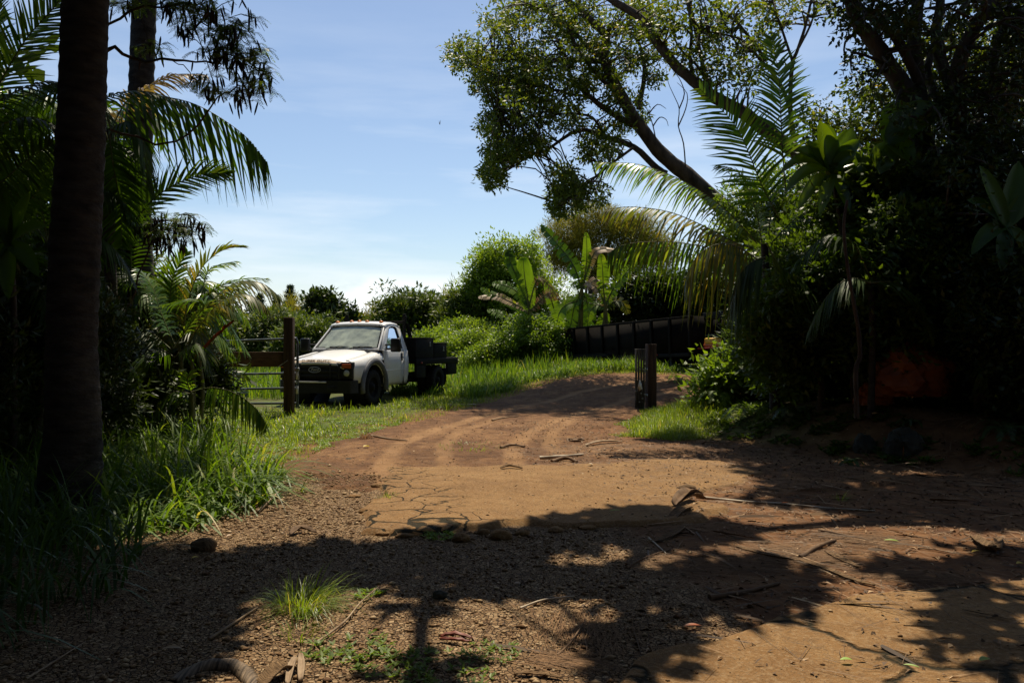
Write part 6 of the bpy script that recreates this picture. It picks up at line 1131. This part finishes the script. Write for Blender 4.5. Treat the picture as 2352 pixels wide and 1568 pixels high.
shadetree('broad shade tree rooted beyond the right picture edge with limbs over the road, unseen crown filled out to block light', (8.6, 10.5, Hs(8.6, 10.5)), right, [([lz(2700, 1225, 1), lz(2000, 1205, .5), lz(1600, 1235), lz(1440, 1310), lz(1470, 1430), lz(1490, 1600)], .06), ([lz(2200, 1190), lz(1700, 1220), lz(1300, 1235), lz(1030, 1290), lz(975, 1400), lz(960, 1600)], .04), ([lz(2600, 1260), lz(2120, 1310), lz(2230, 1420), lz(2330, 1600)], .06), ([lz(2200, 1050), lz(1900, 1080), lz(1700, 1050)], .05)])
# unseen thick trees added behind and beside the viewer to block sky light
proto = tree('added_dense_tree', 'dense leafy tree added behind the camera to the left to block sky light', (-5, -7, 0), [(-5, -7, 5, 3.6, 3, 3.4), (-3, -7.5, 3, 3, 2.4, 2.6), (-7, -6.5, 3, 3, 2.4, 2.6)], 500, 26, .7, .5, .26, 'dark_leaf', tr=.3, group='unseen trees added around the camera to deepen the shade')
for i, (x, y, s, lab) in enumerate([(1.5, -9, 1.15, 'dense leafy tree added directly behind the camera to block sky light'), (7.5, -6.5, 1.1, 'dense leafy tree added behind the camera to the right to block sky light'), (-10, -1.5, 1.1, 'dense leafy tree added left of the camera to block sky light'), (11, 0.5, 1.15, 'dense leafy tree added right of the camera to block sky light'), (-13, 7, 1.2, 'dense leafy tree added beyond the left picture edge to block sky light'), (-15, 16, 1.2, 'dense leafy tree added far beyond the left palms to block sky light')]):
    r_ = proto.copy(); C.objects.link(r_); r_.location = (x, y, 0); r_.scale = (s, s, s); r_.rotation_euler = (0, 0, i*1.3); r_['label'] = lab
    for ch in list(proto.children): c = ch.copy(); C.objects.link(c); c.parent = r_

# ------------------------------------------------------------ debris on the ground
def stick(name, label, cat, pts, r0, r1, mat, n=6, lift_=.012, k=4):
    q = []
    for (x, y, *h) in pts: g = G(x, y); q.append(Vector((g.x, g.y, float(topz(np.array([g.x]), np.array([g.y]))[0])+lift_+(h[0] if h else 0))))
    mb = MB(); c = catmull(q, k); tube(mb, c, lin(r0, r1, len(c)), n, wob=.12); return tag(mb.build(name, M[mat], smooth=True), label, cat)
def strap(name, label, cat, pts, w0, mat, curl=.4, k=5):
    """a dead palm leaf base or leaflet: a curled strip with thickness"""
    q = []
    for (x, y, *h) in pts: g = G(x, y); q.append(Vector((g.x, g.y, float(topz(np.array([g.x]), np.array([g.y]))[0])+.012+(h[0] if h else 0))))
    c = catmull(q, k); m = len(c); V = []
    for i, p in enumerate(c):
        t = (c[min(i+1, m-1)]-c[max(i-1, 0)]).normalized(); s = t.cross(Vector((0, 0, 1))).normalized(); f = w0*max(.12, math.sin(math.pi*(.12+.83*i/(m-1)))**.6)
        for u in (-1, -.5, 0, .5, 1): V.append(p+s*(u*f)+Vector((0, 0, abs(u)*abs(u)*f*curl+rng.normal(0, .002))))
    mb = MB(); mb.add(V, [[i*5+j, i*5+j+1, (i+1)*5+j+1, (i+1)*5+j] for i in range(m-1) for j in range(4)]); o = mb.build(name, M[mat], smooth=True, solid=.005); return tag(o, label, cat)
stick('fallen_stalk', 'long pale fallen palm stalk lying across the shaded dirt on the right', 'stalk', [(1600, 1146), (1700, 1155), (1800, 1163), (1900, 1172), (2010, 1178)], .017, .007, 'pale_stick')
stick('fallen_stalk', 'short split pale stick on the far edge of the pavement', 'stick', [(1240, 1060), (1290, 1060, .02), (1340, 1050)], .028, .014, 'pale_stick')
stick('fallen_stick', 'dark knot of bark beside the split pale stick', 'stick', [(1268, 1068), (1300, 1062, .02), (1325, 1068)], .03, .02, 'brown_stick')
stick('fallen_stick', 'pale straight stick at the far left edge of the driveway', 'stick', [(1030, 930), (1060, 931), (1093, 934)], .028, .016, 'pale_stick')
stick('fallen_stick', 'thin brown stick on the dirt left of the tyre tracks', 'stick', [(852, 1006), (890, 1013), (935, 1018)], .016, .01, 'dry_stick')
stick('fallen_stick', 'thin stick in the middle of the dirt driveway', 'stick', [(1130, 970), (1155, 964), (1190, 962)], .018, .008, 'dry_stick')
stick('fallen_stick', 'dark short stick on the dirt left of the coiled bark', 'stick', [(1150, 1035), (1175, 1029), (1205, 1033)], .02, .015, 'brown_stick')
stick('fallen_stick', 'slanting pale stick at the left gravel edge near the tall grass', 'stick', [(592, 1180), (620, 1158, .03), (648, 1132, .03)], .014, .010, 'dry_stick')
stick('fallen_stick', 'long thin twig crossing the gravel right of the wispy tuft', 'twig', [(730, 1482), (790, 1440, .01), (830, 1395, .02), (872, 1358, .02)], .007, .003, 'dry_stick')
stick('fallen_stick', 'broad dry blade pointing down left in the lit gravel', 'stick', [(480, 1478), (530, 1440), (592, 1402)], .010, .005, 'dry_stick')
stick('fallen_stick', 'thin twig at the bottom left in deep shade', 'twig', [(60, 1568), (130, 1520), (196, 1482)], .006, .003, 'dry_stick')
stick('fallen_stick', 'pale thin stick in the dark band at the centre', 'stick', [(1195, 1402), (1250, 1388, .01), (1320, 1378)], .007, .005, 'pale_stick')
stick('fallen_stick', 'brown twig across the fibre mat at the bottom centre', 'twig', [(1280, 1510), (1310, 1485), (1340, 1450, .02)], .007, .005, 'brown_stick')
stick('fallen_stick', 'thick dark brown stick lying in shade at the lower right', 'stick', [(1630, 1378), (1700, 1368), (1790, 1345)], .022, .009, 'brown_stick')
stick('fallen_stick', 'dark thick twig above the bright lit debris', 'twig', [(1880, 1222), (1950, 1235), (1998, 1248)], .014, .008, 'brown_stick')
stick('fallen_stick', 'knobbly brown branch piece amid the lit debris', 'stick', [(1838, 1285), (1880, 1268, .02), (1918, 1250, .01)], .02, .014, 'brown_stick')
stick('fallen_stick', 'thin yellow straw slanting right below the branch piece', 'twig', [(1838, 1285), (1880, 1310), (1912, 1325)], .006, .004, 'dry_stick')
stick('fallen_stick', 'thin straight twig alone on the right lit soil', 'twig', [(2108, 1264), (2150, 1270), (2196, 1278)], .006, .004, 'dry_stick')
stick('fallen_stick', 'straw twig left of the brown debris strip', 'twig', [(1745, 1262), (1800, 1275), (1850, 1288)], .007, .004, 'dry_stick')
stick('fallen_stick', 'small white tipped twig in the shadow edge', 'twig', [(1490, 1240), (1510, 1258), (1530, 1275)], .008, .004, 'pale_stick')
stick('fallen_stick', 'crossing dark twigs beside the white tipped twig', 'twig', [(1440, 1310), (1480, 1285), (1540, 1268)], .01, .006, 'brown_stick')
strap('palm_sheath', 'long flat brown fallen palm leaf strip in the lit debris', 'palm strip', [(1690, 1258), (1760, 1278), (1830, 1292), (1890, 1310), (1960, 1340), (2010, 1350)], .028, 'husk')
strap('palm_sheath', 'short broad brown palm strip right of the long strip', 'palm strip', [(1898, 1270), (1925, 1290), (1975, 1308)], .030, 'husk')
strap('palm_sheath', 'curved boat shaped dry palm sheath at the right side', 'palm strip', [(2236, 1236), (2260, 1262), (2285, 1272), (2296, 1240)], .05, 'husk', .8)
strap('palm_sheath', 'curled pale palm sheath on the dark soil by the stalk', 'palm strip', [(1560, 1170), (1590, 1160, .03), (1620, 1152)], .04, 'husk', .9)
strap('palm_sheath', 'dark curled bark at the right end of the pavement', 'palm strip', [(1550, 1175), (1580, 1160, .05), (1612, 1150, .02)], .06, 'brown_stick', 1.0)
strap('palm_sheath', 'ribbed brown palm boot piece lower left of the dark curled bark', 'palm strip', [(1540, 1205), (1560, 1190), (1590, 1180)], .05, 'husk', .5)
strap('palm_sheath', 'fan of brown strips at the right of the shadow', 'palm strip', [(1500, 1248), (1545, 1235), (1575, 1210)], .035, 'husk', .4)
strap('palm_sheath', 'large curved striped palm sheath at the bottom left edge', 'palm strip', [(395, 1572), (450, 1542, .01), (510, 1532, .02), (560, 1548, .01), (590, 1600)], .06, 'sheath', -.5)
strap('palm_sheath', 'brown shell shaped husk piece at the bottom near the weeds', 'palm strip', [(600, 1590), (640, 1560, .02), (680, 1548)], .04, 'husk', .8)
strap('palm_sheath', 'upright pale striped pod half near the bottom weeds', 'palm strip', [(690, 1570), (692, 1545, .02), (690, 1520, .03)], .016, 'dry_stick', .8)
strap('palm_sheath', 'second striped pod half left of the upright one', 'palm strip', [(660, 1580), (668, 1555, .02), (678, 1528, .03)], .016, 'dry_stick', .8)
strap('palm_sheath', 'dark leaf pile piece on the lit gravel above the big shadow', 'palm strip', [(668, 1232), (690, 1224, .02), (725, 1226)], .03, 'brown_stick', .8)
strap('palm_sheath', 'small dry leaf curl on the pavement top', 'palm strip', [(1150, 1088), (1170, 1084, .01), (1200, 1088)], .025, 'husk', .8)
strap('palm_sheath', 'orange brown flat strip at the bottom centre edge', 'palm strip', [(1180, 1556), (1230, 1556), (1290, 1568)], .018, 'husk', .4)
strap('seed_pod', 'red brown split seed pod, upper half, at the bottom centre', 'seed pod', [(1012, 1466), (1045, 1468, .01), (1085, 1476)], .014, 'red_pod', .9)
strap('seed_pod', 'red brown split seed pod, lower half, at the bottom centre', 'seed pod', [(1010, 1478), (1045, 1480, .008), (1082, 1484)], .012, 'red_pod', .9)
g = G(1322, 1018); mb = MB(); tube(mb, [g+Vector((math.cos(a)*.13, math.sin(a)*.13, .03+.015*math.sin(3*a))) for a in np.linspace(0, 5.8, 20)], .022, 6, wob=.2); tag(mb.build('coiled_bark', M['brown_stick'], smooth=True), 'dark ring of coiled bark on the dirt driveway', 'bark')
strap('palm_sheath', 'pale brown bark strip right of the coiled bark ring', 'palm strip', [(1345, 1030), (1380, 1024, .02), (1430, 1022)], .04, 'dry_stick', .5)
for q_, (xd, yd) in enumerate([(880, 1232), (930, 1236), (1110, 1226), (1200, 1228), (1275, 1222), (1350, 1218), (860, 1160), (838, 1180), (868, 1122)]):
    g = G(xd, yd); lump('rubble', ['flat rubble chip at the pavement left corner', 'rubble chip right of the corner chip', 'rubble chip left of the weed edge lumps', 'rubble chip in shadow under the middle of the pavement edge', 'small rubble chip in the shadow right of the middle', 'last rubble chip toward the right of the pavement edge', 'rubble chip on the gravel at the left pavement side', 'outermost rubble chip on the gravel left of the pavement', 'rubble chip at the upper left side of the pavement'][q_], 'rubble', (g.x, g.y, g.z+.01), (rng.uniform(.05, .09), rng.uniform(.04, .07), rng.uniform(.02, .04)), 'slab', 60+q_, sub=3)
for (xd, yd, r, lab, sd2) in [(468, 1262, (.10, .08, .07), 'round weathered coconut husk at the left of the big shadow', 31), (1578, 1132, (.12, .08, .06), 'hairy brown coconut husk at the right end of the pavement', 35), (815, 1140, (.07, .06, .015), 'flat pale stone left of the pavement', 37), (800, 1060, (.06, .05, .03), 'dark clod at the upper left of the gravel', 39), (1150, 1240, (.10, .07, .05), 'broken asphalt lump under the pavement near edge', 41), (1060, 1245, (.08, .06, .05), 'small broken asphalt lump left of the larger one', 44), (1010, 1372, (.05, .04, .03), 'small stone in the middle of the dark shadow band', 46)]:
    g = G(xd, yd); lump('husk' if 'husk' in lab else 'stone', lab, 'coconut husk' if 'husk' in lab else 'stone', (g.x, g.y, g.z+r[2]*.4), r, 'husk' if 'husk' in lab else ('slab' if 'flat' in lab or 'asphalt' in lab else 'boulder'), sd2, sub=3)
def fleaf(label, xd, yd, L, W, ang, mat, tilt=.15):
    g = G(xd, yd); z = float(topz(np.array([g.x]), np.array([g.y]))[0]); mb = MB(); d = Vector((math.cos(ang), math.sin(ang), tilt)).normalized(); s = Vector((-math.sin(ang), math.cos(ang), 0)); V = []; k = 7
    for i in range(k+1):
        t = i/k; w_ = W*.5*math.sin(math.pi*min(1, t*.95+.03))**.8; p = Vector((g.x, g.y, z+.02))+d*(L*t)-Vector((0, 0, 1))*(tilt*L*t*t); V += [p-s*w_+Vector((0, 0, w_*.4)), p, p+s*w_+Vector((0, 0, w_*.4))]
    mb.add(V, [[i*3+j, i*3+j+1, (i+1)*3+j+1, (i+1)*3+j] for i in range(k) for j in range(2)], .5); tag(mb.build('fallen_leaf', M[mat], smooth=True), label, 'leaf')
for a_ in [('yellow fallen leaf at the foot of the boat shaped sheath', 2232, 1274, .09, .03, .4, 'leaf_yellow'), ('bright green fallen leaf on the lit debris', 2030, 1246, .11, .03, -.3, 'leaf_green'), ('green fallen leaf at the lower right corner', 2250, 1545, .07, .04, .3, 'leaf_green'), ('narrow green leaf at the bottom edge near the right', 2075, 1556, .07, .02, -.5, 'leaf_green'), ('orange red fallen leaf above the road edge', 1570, 1447, .10, .035, .1, 'leaf_orange'),
           ('tan fallen leaf on the gravel above the striped sheath', 372, 1505, .10, .04, .1, 'leaf_tan'), ('small yellow leaf on the gravel by the left shadow', 440, 1292, .05, .035, .6, 'leaf_yellow'), ('yellow green leaf at the left edge of the driveway', 835, 1034, .10, .08, .8, 'leaf_yellow'), ('pale green leaf lying on the pavement', 1400, 1190, .10, .02, .2, 'leaf_green'), ('small orange leaf beside the long pale stalk', 1795, 1160, .08, .03, .2, 'leaf_orange'),
           ('tan leaf pair on the pavement far edge', 1350, 1078, .07, .05, -.2, 'leaf_tan'), ('pale leaf on the left gravel near the pavement corner', 1180, 1350, .05, .03, .2, 'leaf_tan'), ('cream leaf at the far right edge on the lit soil', 2335, 1302, .06, .04, .2, 'leaf_yellow'), ('tan leaf above the wispy tuft', 520, 1240, .07, .03, 1.0, 'leaf_tan'), ('pale rounded leaf in the lower shade of the trunk shadow', 1930, 1540, .06, .03, 0, 'leaf_green')]:
    fleaf(*a_)
b_ = P(1010, 285, 40); mb = MB(); mb.add([b_+Vector(v) for v in ((0, -.12, 0), (.03, 0, .03), (0, .14, 0), (-.03, 0, .03), (.04, .02, .22), (-.04, .03, .20), (0, 0, -.04))], [[0, 1, 4], [1, 2, 4], [2, 3, 5], [3, 0, 5], [0, 1, 6], [1, 2, 6], [2, 3, 6], [3, 0, 6]]); tag(mb.build('bird', M['black_plastic']), 'tiny dark bird flying in the open sky', 'bird')
